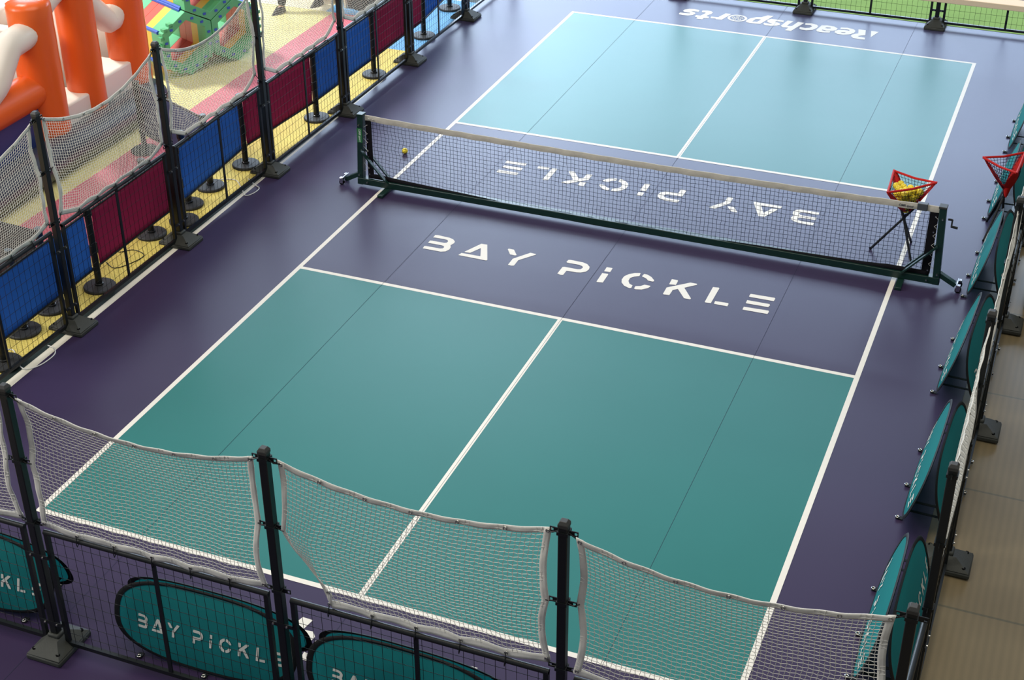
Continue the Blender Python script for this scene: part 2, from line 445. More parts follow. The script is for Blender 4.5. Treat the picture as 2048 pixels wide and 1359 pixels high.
for x0, x1 in ((LW, CX-LW/2), (CX+LW/2, CW-LW)):
    for y0, y1 in ((LW, NV1), (NV2, CL-LW)):
        obj('service_court', flat(x0, x1, y0, y1, 0.001), M['teal'], court, smooth=0)
for x0, x1, y0, y1 in ((0, LW, 0, CL), (CW-LW, CW, 0, CL), (LW, CW-LW, 0, LW), (LW, CW-LW, CL-LW, CL),
                       (LW, CW-LW, NV1, NV1+LW), (LW, CW-LW, NV2-LW, NV2),
                       (CX-LW/2, CX+LW/2, LW, NV1), (CX-LW/2, CX+LW/2, NV2, CL-LW)):
    obj('court_line', flat(x0, x1, y0, y1, 0.0018), M['white_line'], court, smooth=0)
for x in (1.03, 3.055, 5.06):
    for y0, y1, hw in ((-5.5, 14.83, 0.0015),):
        obj('seam', flat(x-hw, x+hw, y0, y1, 0.0024), M['seam'], court, smooth=0)

def bay_text(fn, m, parent, xs=None, sx=1.0, sz=1.0):
    """the words BAY PICKLE, one object per letter; fn maps (along, up) to 3-D"""
    for i, ch in enumerate('BAYPICKLE'):
        x0, loops = BAY_GLYPHS[ch]
        if xs is not None:
            x0 = xs[i]
        mb = MB()
        for lp in loops:
            mb.poly([[(x0+sx*p[0], sz*p[1]) for p in lp]], fn)
        obj('letter', mb, m, parent, smooth=0)
ZT = 0.0022
bay_text(lambda x, y: (x, 5.455+y, ZT), M['white_line'], court)
bay_text(lambda x, y: (CW-x, CL-(5.455+y), ZT), M['white_line'], court)

def sponsor_text(fn):
    for g in SPONSOR_GLYPHS:
        loops = [[tuple(p) for p in part] for part in g if part != 'h']
        obj('letter', MB().poly(loops, fn), M['white_line'], court, smooth=0)
    # the round letter drawn as a perforated ball
    ox, oy = 2.463, 14.02
    mb = MB()
    ring = lambda r, n=28, cx=ox, cy=oy: [(cx+r*math.cos(2*PI*k/n), cy+r*math.sin(2*PI*k/n)) for k in range(n)]
    mb.poly([ring(0.150), ring(0.112)], fn)
    for k in range(6):
        cx, cy = (ox, oy) if k == 5 else (ox+0.066*math.cos(2*PI*k/5+0.4), oy+0.066*math.sin(2*PI*k/5+0.4))
        mb.poly([ring(0.027, 12, cx, cy), ring(0.012, 10, cx, cy)], fn)
    obj('ball_emblem', mb, M['white_line'], court, smooth=0)
sponsor_text(lambda x, y: (x, y, ZT))
sponsor_text(lambda x, y: (CW-x, CL-y, ZT))

# ------------------------------------------------------------------ fence posts
def make_post():
    t = thing('fence_post', 'x', 'fence post', group='square black fence posts around the court')
    f = MB().frustum((-0.15, 0.15, -0.20, 0.20, 0.0), (-0.15, 0.15, -0.20, 0.20, 0.045))
    f.frustum((-0.15, 0.15, -0.20, 0.20, 0.045), (-0.055, 0.055, -0.075, 0.075, 0.125))
    f.box(-0.05, 0.05, -0.05, 0.05, 0.12, 0.155)
    ft = obj('foot', f, M['rubber'], t, bevel=0.012)
    for sx in (-0.105, 0.105):
        for sy in (-0.145, 0.145):
            obj('bolt_hole', MB().lathe([(0.0165, 0.0), (0.0165, 0.012)], 12, (sx, sy, 0.066)), M['hole'], ft)
    obj('upright', MB().box(-0.03, 0.03, -0.03, 0.03, 0.10, 2.32), M['black'], t, bevel=0.006)
    obj('cap', MB().frustum((-0.032, 0.032, -0.032, 0.032, 2.31), (-0.032, 0.032, -0.032, 0.032, 2.335))
        .frustum((-0.032, 0.032, -0.032, 0.032, 2.335), (-0.02, 0.02, -0.02, 0.02, 2.355)), M['cap'], t, bevel=0.002)
    for z in (2.27, 1.73, 1.19):
        b = MB().box(-0.036, 0.036, -0.036, 0.036, z-0.012, z+0.012)
        for s in (-1, 1):
            b.box(s*0.075-0.012, s*0.075+0.012, -0.003, 0.003, z+0.010, z+0.018).box(s*0.075-0.012, s*0.075+0.012, -0.003, 0.003, z-0.018, z-0.010)
            b.box(min(s*0.034, s*0.066), max(s*0.034, s*0.066), -0.003, 0.003, z-0.018, z+0.018)
            b.box(min(s*0.084, s*0.090), max(s*0.084, s*0.090), -0.003, 0.003, z-0.018, z+0.018)
        obj('bracket', b, M['black'], t, smooth=0)
    for z in (0.90, 0.26):
        c = obj('clamp', MB().box(-0.095, 0.095, -0.0335, -0.027, z-0.016, z+0.016), M['black'], t, smooth=0)
        for s in (-1, 1):
            bl = MB()
            bl.tube([(s*0.052, -0.030, z), (s*0.052, -0.044, z)], 0.008, 8)
            obj('bolt', bl, M['steel'], c)
    return t

def lx(y):                     # the left fence line leans a little towards the court
    return -1.500 + 0.0085*(y-2.64)
ORD = ['first', 'second', 'third', 'fourth', 'fifth', 'sixth', 'seventh', 'eighth', 'ninth', 'tenth']
LY = [-1.30, 0.66, 2.64, 4.62, 6.60, 8.58, 10.56, 12.54, 14.52]
left_posts = [(lx(y), y) for y in LY]
near_posts = [(-0.80, -1.30), (1.195, -1.30), (3.185, -1.30), (5.20, -1.30), (7.225, -1.30)]
right_posts = [(7.25, 0.11), (7.25, 2.11), (7.25, 4.10), (7.25, 6.09), (7.25, 8.08), (7.25, 10.07)]
far_posts = [(1.36, 14.72), (3.35, 14.72), (5.335, 14.73), (7.33, 14.74)]
post0 = make_post()
first = [True]
def put_post(x, y, rz, label):
    if first[0]:
        post0.location, post0.rotation_euler = (x, y, 0), (0, 0, rz)
        post0['label'] = label
        first[0] = False
    else:
        dup(post0, (x, y, 0), rz, label)
place = ['at the near left corner, out of frame', 'beside the nearest blue barrier, out of frame', 'nearest the viewer along the play area, beside the blue barrier',
         'second in view along the play area, between maroon and blue barriers', 'third in view along the play area, against the maroon barrier',
         'fourth along the play area, just behind the court net post', 'fifth along the play area, between maroon and blue barriers',
         'sixth along the play area, last foot at the top', 'at the far left corner, out of frame']
for i, (x, y) in enumerate(left_posts):
    put_post(x, y, PI/2, 'black fence post ' + place[i])
place = ['on the near side, out of frame at left', 'leftmost on the near side, with its whole foot in view', 'second from left on the near side', 'third from left on the near side',
         'at the near right corner, beside the closest teal sign']
for i, (x, y) in enumerate(near_posts):
    put_post(x, y, 0, 'black fence post ' + place[i])
place = ['nearest the viewer on the right side', 'second on the right side, its top against a teal sign', 'third up the right side, foot on beige tiles',
         'fourth up the right side, foot at picture edge', 'fifth up the right side', 'sixth up the right side, out of frame']
for i, (x, y) in enumerate(right_posts):
    put_post(x, y, PI/2, 'black fence post ' + place[i])
place = ['leftmost of the far side, only its foot in view', 'second on the far side, foot above the Reachsports lettering', 'third on the far side, nearest the beige coping',
         'at the far right corner, out of frame']
for i, (x, y) in enumerate(far_posts):
    put_post(x, y, 0, 'black fence post ' + place[i])

# ------------------------------------------------------------------ wire mesh panels between the posts
PANEL = {}
def panel_parts(L):
    key = round(L, 2)
    if key in PANEL:
        return PANEL[key]
    x0, x1, z0, z1 = 0.085, L-0.085, 0.06, 1.14
    fr = MB()
    fr.tube([(x0, 0, z1-0.02), (x1, 0, z1-0.02)], 0.0215, 12)
    fr.box(x0, x0+0.034, -0.016, 0.016, z0, z1-0.012).box(x1-0.034, x1, -0.016, 0.016, z0, z1-0.012)
    fr.box(x0+0.034, x1-0.034, -0.016, 0.016, z0, z0+0.034)
    wm = MB()
    n = max(2, round((x1-x0)/0.075))
    for i in range(1, n):
        x = x0+(x1-x0)*i/n
        wm.tube([(x, 0.004, z0+0.02), (x, 0.004, z1-0.02)], 0.0019, 5, cap=False)
    m = round((z1-z0)/0.105)
    for j in range(1, m):
        z = z0+(z1-z0)*j/m
        wm.tube([(x0+0.02, 0.0075, z), (x1-0.02, 0.0075, z)], 0.0019, 5, cap=False)
    cb = MB().box((x0+x1)/2-0.016, (x0+x1)/2+0.016, -0.010, 0.003, z0+0.02, z1-0.03)
    PANEL[key] = (fr, wm, cb)
    return PANEL[key]
PMESH = {}
def put_panel(a, b, label):
    a, b = Vector((a[0], a[1], 0)), Vector((b[0], b[1], 0))
    L = (b-a).length
    rz = math.atan2((b-a).y, (b-a).x)
    key = round(L, 2)
    if key in PMESH:
        return dup(PMESH[key], a, rz, label)
    t = thing('mesh_panel', label, 'fence panel', a, rz, 'black wire mesh panels around the court')
    fr, wm, cb = panel_parts(L)
    obj('frame', fr, M['black'], t)
    obj('wire_mesh', wm, M['wire'], t, smooth=60)
    obj('centre_bar', cb, M['black'], t)
    PMESH[key] = t
    return t
pl = ['before the nearest blue barrier, cut by the picture edge', 'before the nearest maroon barrier', 'before the second blue barrier',
      'before the second maroon barrier', 'before the blue barrier behind the net post', 'before the third maroon barrier', 'beside the farthest blue barrier']
for i in range(1, 8):
    put_panel(left_posts[i], left_posts[i+1], 'mesh panel along the play area, ' + pl[i-1])
pl = ['over the end of the leftmost teal sign', 'between the first two posts, over a whole sign', 'between the second and third near posts',
      'at the near right corner, mostly below the picture']
for i in range(4):
    put_panel(near_posts[i], near_posts[i+1], 'wire panel on the near side, ' + pl[i])
rp = [near_posts[-1]] + right_posts
pl = ['beside the closest teal sign', 'beside the second teal sign', 'beside the third teal sign', 'beside the fourth teal sign', 'behind the empty ball hopper', 'beyond the ball hopper, out of frame']
for i in range(6):
    put_panel(rp[i], rp[i+1], 'wire mesh fence panel seen edge-on, ' + pl[i])
pl = ['above the left half of the Reachsports lettering', 'between the two right feet at the top', 'under the beige coping at top right corner']
for i in range(3):
    put_panel(far_posts[i], far_posts[i+1], 'wire mesh panel before the green carpet, ' + pl[i])

# ------------------------------------------------------------------ white nets above the panels
eye_bm = MB().tube([(0.011*math.cos(2*PI*k/12), 0, 0.011*math.sin(2*PI*k/12)) for k in range(12)], 0.0042, 6, closed=True)
eye_mesh = None
def put_net(a, b, label, seed, sag=0.15, corner=1.20, loose=None, belly=0.05, pull=0.026, lift=0.0):
    global eye_mesh
    rnd = random.Random(seed)
    a, b = Vector((a[0], a[1], 0)), Vector((b[0], b[1], 0))
    L = (b-a).length
    rz = math.atan2((b-a).y, (b-a).x)
    t = thing('fence_net', label, 'net', a, rz, 'white nets strung above the fence panels')
    g, zt, zm = 0.082, 2.265, 1.73
    ties = [0.16, 0.33, 0.5, 0.67, 0.84]
    ph = [rnd.uniform(0, 6.28) for _ in range(6)]
    skew = rnd.uniform(-0.10, 0.10)
    def top(u):
        s = 4*u*(1-u)*(1+skew*(2*u-1))
        return (g+(L-2*g)*u, 0.0, zt-sag*s)
    def bottom(u):
        z = 1.150
        edge = 0.16
        if u < edge:
            q = u/edge
            z = corner+(1.150-corner)*q
        elif u > 1-edge:
            q = (1-u)/edge
            z = corner+(1.150-corner)*q
        else:
            z += 0.016*abs(math.sin(PI*(u-0.16)/0.17))+lift*math.sin(PI*u)
        x = g+(L-2*g)*u
        y = -0.022
        if loose and u < edge:
            q = u/edge
            x = (g+loose[0])*(1-q) + (g+(L-2*g)*edge)*q
            z = loose[1]*(1-q) + 1.150*q
        return (x, y, z)
    def side(v, s):
        w = abs(math.sin(2*PI*v))
        x = pull*w*(1.1 if v < 0.5 else 0.7)
        y = 0.02*math.sin(2*PI*v+ph[0])
        z = corner+(zt-corner)*v
        if loose and s == 0 and v < 0.5:
            q = v/0.5
            x = loose[0]*(1-q)**1.3
            z = loose[1]+(zm-loose[1])*q
        return (g+x, y, z) if s == 0 else (L-g-x, y, z)
    C00, C10, C01, C11 = (Vector(p) for p in (bottom(0), bottom(1), top(0), top(1)))
    def S(u, v):
        B, T = Vector(bottom(u)), Vector(top(u))
        Lf, R = Vector(side(v, 0)), Vector(side(v, 1))
        p = B*(1-v)+T*v+Lf*(1-u)+R*u-(C00*(1-u)*(1-v)+C10*u*(1-v)+C01*(1-u)*v+C11*u*v)
        q = math.sin(PI*u)*math.sin(PI*v)
        p.y += belly*q+0.018*math.sin(5*u+ph[1])*math.sin(4*v+ph[2])*q
        return p
    nu, nv = round((L-2*g)/0.0315), 36
    th = MB()
    da, dv = 0.09/nu, 0.10/nv
    def node(i, j):
        return S(min(1, max(0, i/nu+(da if (i+j) % 2 else -da))), min(1, max(0, j/nv+(dv if (i+j) % 2 else -dv))))
    nodes = [[node(i, j) for j in range(nv+1)] for i in range(nu+1)]
    for i in range(1, nu):
        th.tube(nodes[i], 0.0022, 3, cap=False)
    for j in range(1, nv):
        th.tube([nodes[i][j] for i in range(nu+1)], 0.0022, 3, cap=False)
    obj('netting', th, M['netting'], t, smooth=0)
    bw, bh = 0.046/(L-2*g), 0.044/1.07
    def wr(u, v, k):
        p = S(u, v)
        p.y += 0.005*math.sin(46*u+ph[3]+k)*math.sin(31*v+ph[4])
        return p
    bnd = MB()
    bnd.grid(lambda p, q: wr(p, 1-bh*(1-q), 0), 48, 3)
    bnd.grid(lambda p, q: wr(p, bh*q-0.012*(1-q), 1), 48, 3)
    bnd.grid(lambda p, q: wr(bw*p, q, 2), 3, 32)
    bnd.grid(lambda p, q: wr(1-bw*(1-p), q, 3), 3, 32)
    bo = obj('band', bnd, M['banding'], t, smooth=60)
    so = bo.modifiers.new('thickness', 'SOLIDIFY')
    so.thickness = 0.006
    so.offset = 0
    for v in (1-bh*0.5, bh*0.4):
        for u in (0.012, 0.16, 0.33, 0.5, 0.67, 0.84, 0.988):
            p = S(u, v)
            p.y -= 0.006
            if eye_mesh is None:
                e = obj('eyelet', eye_bm, M['steel'], t, smooth=60)
                eye_mesh = e.data
            else:
                e = bpy.data.objects.new('eyelet', eye_mesh)
                COL.objects.link(e)
                e.parent = t
            e.location = p
    for u, v, zt2 in ((0.0, 0.985, 2.27), (1.0, 0.985, 2.27), (0.0, 0.5, 1.73), (1.0, 0.5, 1.73), (0.0, 0.01, 1.19), (1.0, 0.01, 1.19)):
        if loose and u == 0 and v < 0.1:
            continue
        p = S(0.012 if u == 0 else 0.988, v)
        px = 0.034 if u == 0 else L-0.034
        obj('tie', MB().tube([(px, -0.006, zt2), (p.x*0.5+px*0.5, -0.010, zt2*0.6+p.z*0.4-0.006), (p.x, p.y-0.006, p.z)], 0.0045, 6), M['black'], t, smooth=60)
    for u in ties:
        p = S(u, 0.01)
        obj('tie', MB().tube([(p.x, p.y-0.01, p.z+0.012), (p.x+0.004, -0.030, 1.115), (p.x, -0.022, 1.085), (p.x-0.003, 0.0, 1.092)], 0.0035, 6), M['black'], t, smooth=60)
    return t
put_net(left_posts[1], left_posts[2], 'white sagging net along the play area, cut by the left picture edge', 11, 0.19, 1.22, belly=-0.05)
put_net(left_posts[2], left_posts[3], 'white sagging net in front of the orange inflatable columns', 12, 0.21, 1.24, belly=-0.06)
put_net(left_posts[3], left_posts[4], 'white sagging net in front of the mint green block tunnel', 13, 0.22, 1.30, belly=0.07)
put_net(left_posts[4], left_posts[5], 'white net in front of the standing person, cut by the top edge', 14, 0.20, 1.30, belly=0.05)
put_net(left_posts[5], left_posts[6], 'white net at the top, right of the standing person', 15, 0.20, 1.28, belly=0.06)
put_net(near_posts[0], near_posts[1], 'white net on the near side, only its right end at left picture edge', 16, 0.15, 1.19)
put_net(near_posts[1], near_posts[2], 'white net on the near side, over the near left corner of the court', 17, 0.14, 1.19)
put_net(near_posts[2], near_posts[3], 'white net on the near side with a loose lower left corner', 18, 0.13, 1.20, loose=(0.30, 1.26), pull=0.032)
put_net(near_posts[3], near_posts[4], 'white net on the near side, rightmost, over the near right sideline', 19, 0.14, 1.20, pull=0.032)
for i, lb in enumerate(('beside the second teal sign', 'beside the third teal sign', 'beside the fourth teal sign', 'behind the empty ball hopper')):
    put_net(rp[i+1], rp[i+2], 'white net of the right fence seen edge-on, ' + lb, 30+i, 0.15, 1.20, belly=0.006, pull=0.012)
# ------------------------------------------------------------------ the court net on its wheeled frame
def font_mesh(text, size, fn, bold=0.0):
    """words from Blender's built-in font as a flat outline mapped by fn(x, y)"""
    cu = bpy.data.curves.new('txt', 'FONT')
    cu.body = text
    cu.size = size
    cu.offset = bold
    cu.shear = 0.25
    o = bpy.data.objects.new('txt', cu)
    COL.objects.link(o)
    me = o.to_mesh()
    mb = MB().add([fn(v.co.x, v.co.y) for v in me.vertices], [tuple(p.vertices) for p in me.polygons])
    o.to_mesh_clear()
    bpy.data.objects.remove(o)
    return mb
NY = 6.68
net = thing('pickleball_net', 'long black court net with white top band on a wheeled dark green frame', 'court net', (3.12, NY, 0))
XL, XR = -3.38, 3.385            # post centres in the net's own frame
ZTOP = 0.925
fb = MB().box(XL-0.03, XR+0.03, -0.045, 0.045, 0.035, 0.115)
obj('base_beam', fb, M['green_metal'], net, bevel=0.006)
for s, xb in ((1, XL), (-1, XR)):
    lean = 0.045*s
    pm = MB().beam((xb, 0, 0.03), (xb+lean, 0, ZTOP-0.005), 0.072, 0.085, (0, 1, 0))
    ps = obj('post', pm, M['green_metal'], net, bevel=0.006)
    obj('post_cap', MB().box(xb+lean-0.042, xb+lean+0.042, -0.048, 0.048, ZTOP-0.012, ZTOP+0.012), M['cap'] if s < 0 else M['green_metal'], ps, bevel=0.005)
    for dy in (-0.05, 0.05):
        bb = obj('brace', MB().beam((xb+lean*0.5+0.01*s, dy, 0.49), (xb+0.38*s, dy, 0.095), 0.016, 0.042, (0, 1, 0)), M['green_metal'], net)
    for px, pz in ((xb+lean*0.5+0.02*s, 0.485), (xb+0.365*s, 0.11), (xb, 0.16), (xb+0.10*s, 0.075), (xb+0.03*s, 0.80)):
        obj('bolt', MB().tube([(px, -0.04, pz), (px, -0.061, pz)], 0.009, 8), M['steel'], net)
    # arm with twin castors
    ca = MB().beam((xb-0.02*s, 0, 0.15), (xb-0.20*s, 0, 0.055), 0.05, 0.06, (0, 1, 0))
    arm = obj('castor_arm', ca, M['green_metal'], net)
    fk = MB()
    for dy in (-0.062, 0.062):
        fk.box(xb-0.235*s-0.022, xb-0.235*s+0.022, dy-0.022, dy-0.017, 0.02, 0.085).box(xb-0.235*s-0.022, xb-0.235*s+0.022, dy+0.017, dy+0.022, 0.02, 0.085)
        fk.box(xb-0.235*s-0.022, xb-0.235*s+0.022, dy-0.022, dy+0.022, 0.083, 0.090)
    fk.box(xb-0.22*s-0.006, xb-0.22*s+0.006, -0.085, 0.085, 0.05, 0.095)
    obj('castor_fork', fk, M['chrome'], arm, bevel=0.002)
    for dy in (-0.062, 0.062):
        wl = MB().tube([(xb-0.235*s, dy-0.015, 0.031), (xb-0.235*s, dy+0.015, 0.031)], 0.031, 16)
        obj('wheel', wl, M['hole'], arm)
    # flat foot across the beam
    ftx = xb+0.36*s
    obj('stabiliser_foot', MB().box(ftx-0.035, ftx+0.035, -0.25, 0.25, 0.003, 0.036), M['green_metal'], net, bevel=0.004)
# crank on the right post
ck = MB().tube([(XR+0.02, 0, 0.79), (XR+0.065, 0, 0.79)], 0.012, 8)
ck.beam((XR+0.065, 0, 0.797), (XR+0.065, -0.03, 0.725), 0.016, 0.022)
ck.tube([(XR+0.06, -0.03, 0.728), (XR+0.13, -0.03, 0.722)], 0.014, 8)
obj('crank', ck, M['black'], net)
# net, tape and bands
NL, NR = XL+0.10, XR-0.085
def ztop(x):
    u = (x-NL)/(NR-NL)
    return 0.905-0.035*4*u*(1-u)
def zbot(x):
    u = (x-NL)/(NR-NL)
    return 0.150-0.075*max(0, math.sin(PI*min(1, max(0, (u-0.03)/0.9))))**0.6+0.012*math.sin(11*u)
def nbelly(x, q):
    u = (x-NL)/(NR-NL)
    return 0.006+0.02*math.sin(PI*u)*math.sin(PI*q)-0.03*(1-q)*math.sin(PI*u)
nx, nz = 142, 16
rnd = random.Random(3)
nd = []
for i in range(nx+1):
    colm = []
    for j in range(nz+1):
        x = NL+(NR-NL)*i/nx
        q = j/nz
        z = zbot(x)+(ztop(x)-zbot(x))*q
        cr = math.exp(-((i-8)/5)**2)*math.sin(PI*q)*0.012
        colm.append(Vector((x+rnd.uniform(-.004, .004)+cr*math.sin(j*1.3), nbelly(x, q)+rnd.uniform(-.003, .003), z+rnd.uniform(-.004, .004))))
    nd.append(colm)
nt = MB()
for i in range(nx+1):
    nt.tube(nd[i], 0.0021, 4, cap=False)
for j in range(nz+1):
    nt.tube([nd[i][j] for i in range(nx+1)], 0.0021, 4, cap=False)
obj('netting', nt, M['net_black'], net, smooth=0)
tp = MB()
n = 160
sec = []
for i in range(n+1):
    x = NL-0.005+(NR-NL+0.01)*i/n
    z = ztop(x)+0.012
    yy = 0.006+0.004*math.sin(i*0.7)
    sec.append([(x, yy-0.006, z), (x, yy+0.006, z), (x, yy+0.013+0.002*math.sin(i*1.7), z-0.034), (x, yy+0.009, z-0.068), (x, yy-0.009+0.003*math.sin(i*0.9), z-0.068), (x, yy-0.014+0.003*math.sin(i*1.3), z-0.030)])
vs = [p for r in sec for p in r]
fs = [(i*6+k, (i+1)*6+k, (i+1)*6+(k+1) % 6, i*6+(k+1) % 6) for i in range(n) for k in range(6)]
fs += [(5, 4, 3, 2, 1, 0), tuple(n*6+k for k in range(6))]
tape = obj('top_band', tp.add(vs, fs), M['tape'], net, smooth=50)
tx = NR-0.44
obj('print', font_mesh('OMR sport', 0.036, lambda x, y: (tx+0.03+x*0.9, -0.0125, ztop(tx)-0.034+y), 0.001), M['grey_plastic'], tape, smooth=0)
obj('clip', MB().box(NR-0.22, NR-0.115, -0.026, 0.032, ztop(NR-.16)-0.052, ztop(NR-.16)+0.026), M['grey_plastic'], tape, bevel=0.006)
for x0, x1 in ((NL-0.005, NL+0.065), (NR-0.085, NR+0.005)):
    obj('side_band', MB().box(x0, x1, -0.004, 0.016, 0.13, 0.855), M['net_band'], net, bevel=0.003)
lo = MB()
lo.grid(lambda p, q: (NL+(NR-NL)*p, nbelly(NL+(NR-NL)*p, 0)-0.012*q, zbot(NL+(NR-NL)*p)+0.022-0.055*q), 120, 2)
bb = obj('bottom_band', lo, M['net_band'], net, smooth=60)
so = bb.modifiers.new('thickness', 'SOLIDIFY')
so.thickness = 0.008
for x in (NL+0.05, NL+0.10):
    obj('grommet', MB().tube([(x+0.008*math.cos(2*PI*k/10), -0.012, ztop(x)-0.03+0.008*math.sin(2*PI*k/10)) for k in range(10)], 0.003, 5, closed=True), M['steel'], net)
for zz in (0.80, 0.62, 0.40, 0.17):
    for x in (NL+0.02, NR-0.02):
        obj('grommet', MB().tube([(x, -0.003, zz), (x, -0.012, zz)], 0.008, 8), M['steel'], net)
for x0, x1 in ((NR-0.02, XR-0.05), (NL+0.02, XL+0.05)):
    path = []
    for k in range(6):
        path += [(x0, -0.014, 0.80-0.11*k), (x1, -0.010, 0.75-0.11*k)]
    obj('lacing_cord', MB().tube(path, 0.0025, 5), M['banding'], net)
st = obj('sticker', MB().box(XL+0.0, XL+0.066, -0.0475, -0.0455, 0.58, 0.76), M['sticker'], net)
obj('print', font_mesh('OMR sport', 0.042, lambda x, y: (XL+0.024+y*0.9, -0.0482, 0.750-x*0.80), 0.001), M['pale'], st, smooth=0)

# ------------------------------------------------------------------ loose ball and ball hoppers
BR = 0.037
def ball_mesh():
    b = MB().sphere((0, 0, 0), BR, 18, 12)
    return b
hole_m = MB()
for k in range(26):
    z = 1-2*(k+0.5)/26
    a = k*2.39996
    r = math.sqrt(1-z*z)
    d = Vector((r*math.cos(a), r*math.sin(a), z))
    hole_m.tube([d*(BR-0.0005), d*(BR+0.0005)], 0.0030, 8)
ball0 = tag(obj('pickleball', ball_mesh(), M['ball'], loc=(-0.165, 7.69, BR)), 'yellow plastic ball lying on the floor left of the left sideline', 'ball')
obj('perforations', hole_m, M['hole'], ball0)

def make_hopper(loc, corners, hub, apex, feet, label, rz=0):
    t = thing('ball_hopper', label, 'ball hopper', loc, rz, 'red ball hoppers on black tripods')
    cs = [Vector(c) for c in corners]
    hub, apex = Vector(hub), Vector(apex)
    rim = MB()
    for i in range(3):
        a, b = cs[i], cs[(i+1) % 3]
        mid = (a+b)/2+Vector((0, 0, -0.018))
        rim.tube([a, a*0.6+mid*0.4, mid, b*0.6+mid*0.4, b], 0.013, 8)
    obj('rim', rim, M['red'], t)
    for c in cs:
        d = (apex-c)
        sl = MB()
        inw = ((cs[0]+cs[1]+cs[2])/3-c)
        inw.z = 0
        inw.normalize()
        sd = d.cross(inw).normalized()
        w0, w1 = 0.040, 0.058
        vs = []
        for q, wv in ((-0.03, 0.012), (0.12, w0), (0.5, w1), (0.86, 0.042)):
            p = c+d*q
            for i, j in ((-1, 0), (0, 0.020), (1, 0), (0, -0.012)):
                vs.append(p+sd*wv*i+inw*(j+0.008))
        fs = [(0, 1, 2, 3), (15, 14, 13, 12)]
        for r in range(3):
            fs += [(r*4+k, r*4+4+k, r*4+4+(k+1) % 4, r*4+(k+1) % 4) for k in range(4)]
        obj('corner_sleeve', sl.add(vs, fs), M['red'], t, smooth=50)
    mesh = MB()
    for i in range(3):
        a, b = cs[i], cs[(i+1) % 3]
        def P(u, v):
            p = (a*(1-u)+b*u)*(1-v)+apex*v
            out = ((a+b)/2-(cs[0]+cs[1]+cs[2])/3)
            out.z = 0
            return p+out.normalized()*0.05*math.sin(PI*u)*math.sin(PI*min(1, v*1.1))+Vector((0, 0, -0.018*math.sin(PI*u)*(1-v)))
        for k in range(1, 12):
            u = k/12
            mesh.tube([P(u, v/10) for v in range(10)], 0.0022, 4, cap=False)
        for k in range(1, 9):
            v = k/10
            mesh.tube([P(u/12, v) for u in range(13)], 0.0022, 4, cap=False)
    obj('netting', mesh, M['net_black'], t, smooth=0)
    for f, c in zip(feet, (1, 2, 0)):
        f = Vector(f)
        topd = (hub-f).normalized()
        lg = MB().tube([f+Vector((0, 0, 0.004)), hub, hub+topd*0.16], 0.014, 8)
        lo_ = obj('leg', lg, M['tripod'], t)
        obj('rubber_tip', MB().sphere(f+Vector((0, 0, 0.014)), 0.014, 8, 6), M['hole'], lo_)
    obj('hub', MB().sphere(hub, 0.024, 10, 8).tube([hub, apex], 0.011, 8), M['tripod'], t)
    return t
HC = Vector((6.02, 7.25, 0))
hop1 = make_hopper(HC, [(-0.19, 0.19, 0.89), (0.285, 0.03, 0.90), (-0.165, -0.34, 0.875)], (0.0, 0.03, 0.43), (0.02, -0.02, 0.50),
                   [(5.712-HC.x, 7.254-HC.y, 0), (6.187-HC.x, 7.08-HC.y, 0), (6.108-HC.x, 7.573-HC.y, 0)],
                   'red ball hopper full of yellow balls just behind the right end of the net')
hop2 = make_hopper((6.97, 8.18, 0), [(-0.285, -0.02, 0.88), (0.13, 0.26, 0.89), (0.10, -0.30, 0.88)], (0.0, 0.02, 0.44), (0.01, 0.0, 0.50),
                   [(-0.118, -0.29, 0), (-0.143, 0.228, 0), (0.03, 0.20, 0)],
                   'empty red ball hopper at the right edge in front of teal signs')
pouch = MB()
pouch.grid(lambda u, v: (0.02+0.05*math.cos(2*PI*u)*(0.4+0.6*v), -0.03+0.05*math.sin(2*PI*u)*(0.4+0.6*v), 0.47+0.13*v+0.012*math.sin(14*u)), 16, 5)
obj('pouch', pouch, M['red'], hop2, smooth=60)
# the balls heaped in the full hopper: layers of an upside-down three-sided pyramid
rb = random.Random(5)
cs = [HC+Vector(c) for c in ((-0.19, 0.19, 0.89), (0.285, 0.03, 0.90), (-0.165, -0.34, 0.875))]
ap = HC+Vector((0.02, -0.02, 0.50))
cands = []
for lay in range(9):
    z = 0.556+lay*0.0595
    if z > 0.84: break
    q = (z-0.50)/(0.888-0.50)
    tri = [ap+(c-ap)*q for c in cs]
    cen = (tri[0]+tri[1]+tri[2])/3
    off = (lay % 2)*0.037
    for ix in range(-8, 9):
        for iy in range(-8, 9):
            p = Vector((cen.x+ix*0.0755+(iy % 2)*0.0377+off, cen.y+iy*0.0655+off*0.6, z))
            ok = True
            for k in range(3):
                a, b = tri[k], tri[(k+1) % 3]
                n_ = Vector(((b-a).y, -(b-a).x, 0)).normalized()
                if n_.dot(cen-a) < 0: n_ = -n_
                if n_.dot(p-a) < 0.004: ok = False
            if ok and (z < 0.80 or p.x < cen.x+0.04):
                cands.append(p)
for i, p in enumerate(cands):
    b = ball0.copy()
    COL.objects.link(b)
    b.location = p
    b.rotation_euler = (rb.uniform(0, 6), rb.uniform(0, 6), rb.uniform(0, 6))
    b['label'] = 'yellow plastic ball heaped with others inside the full red hopper'
    b['group'] = 'yellow balls in the full hopper'
    h = ball0.children[0].copy()
    COL.objects.link(h)
    h.parent = b

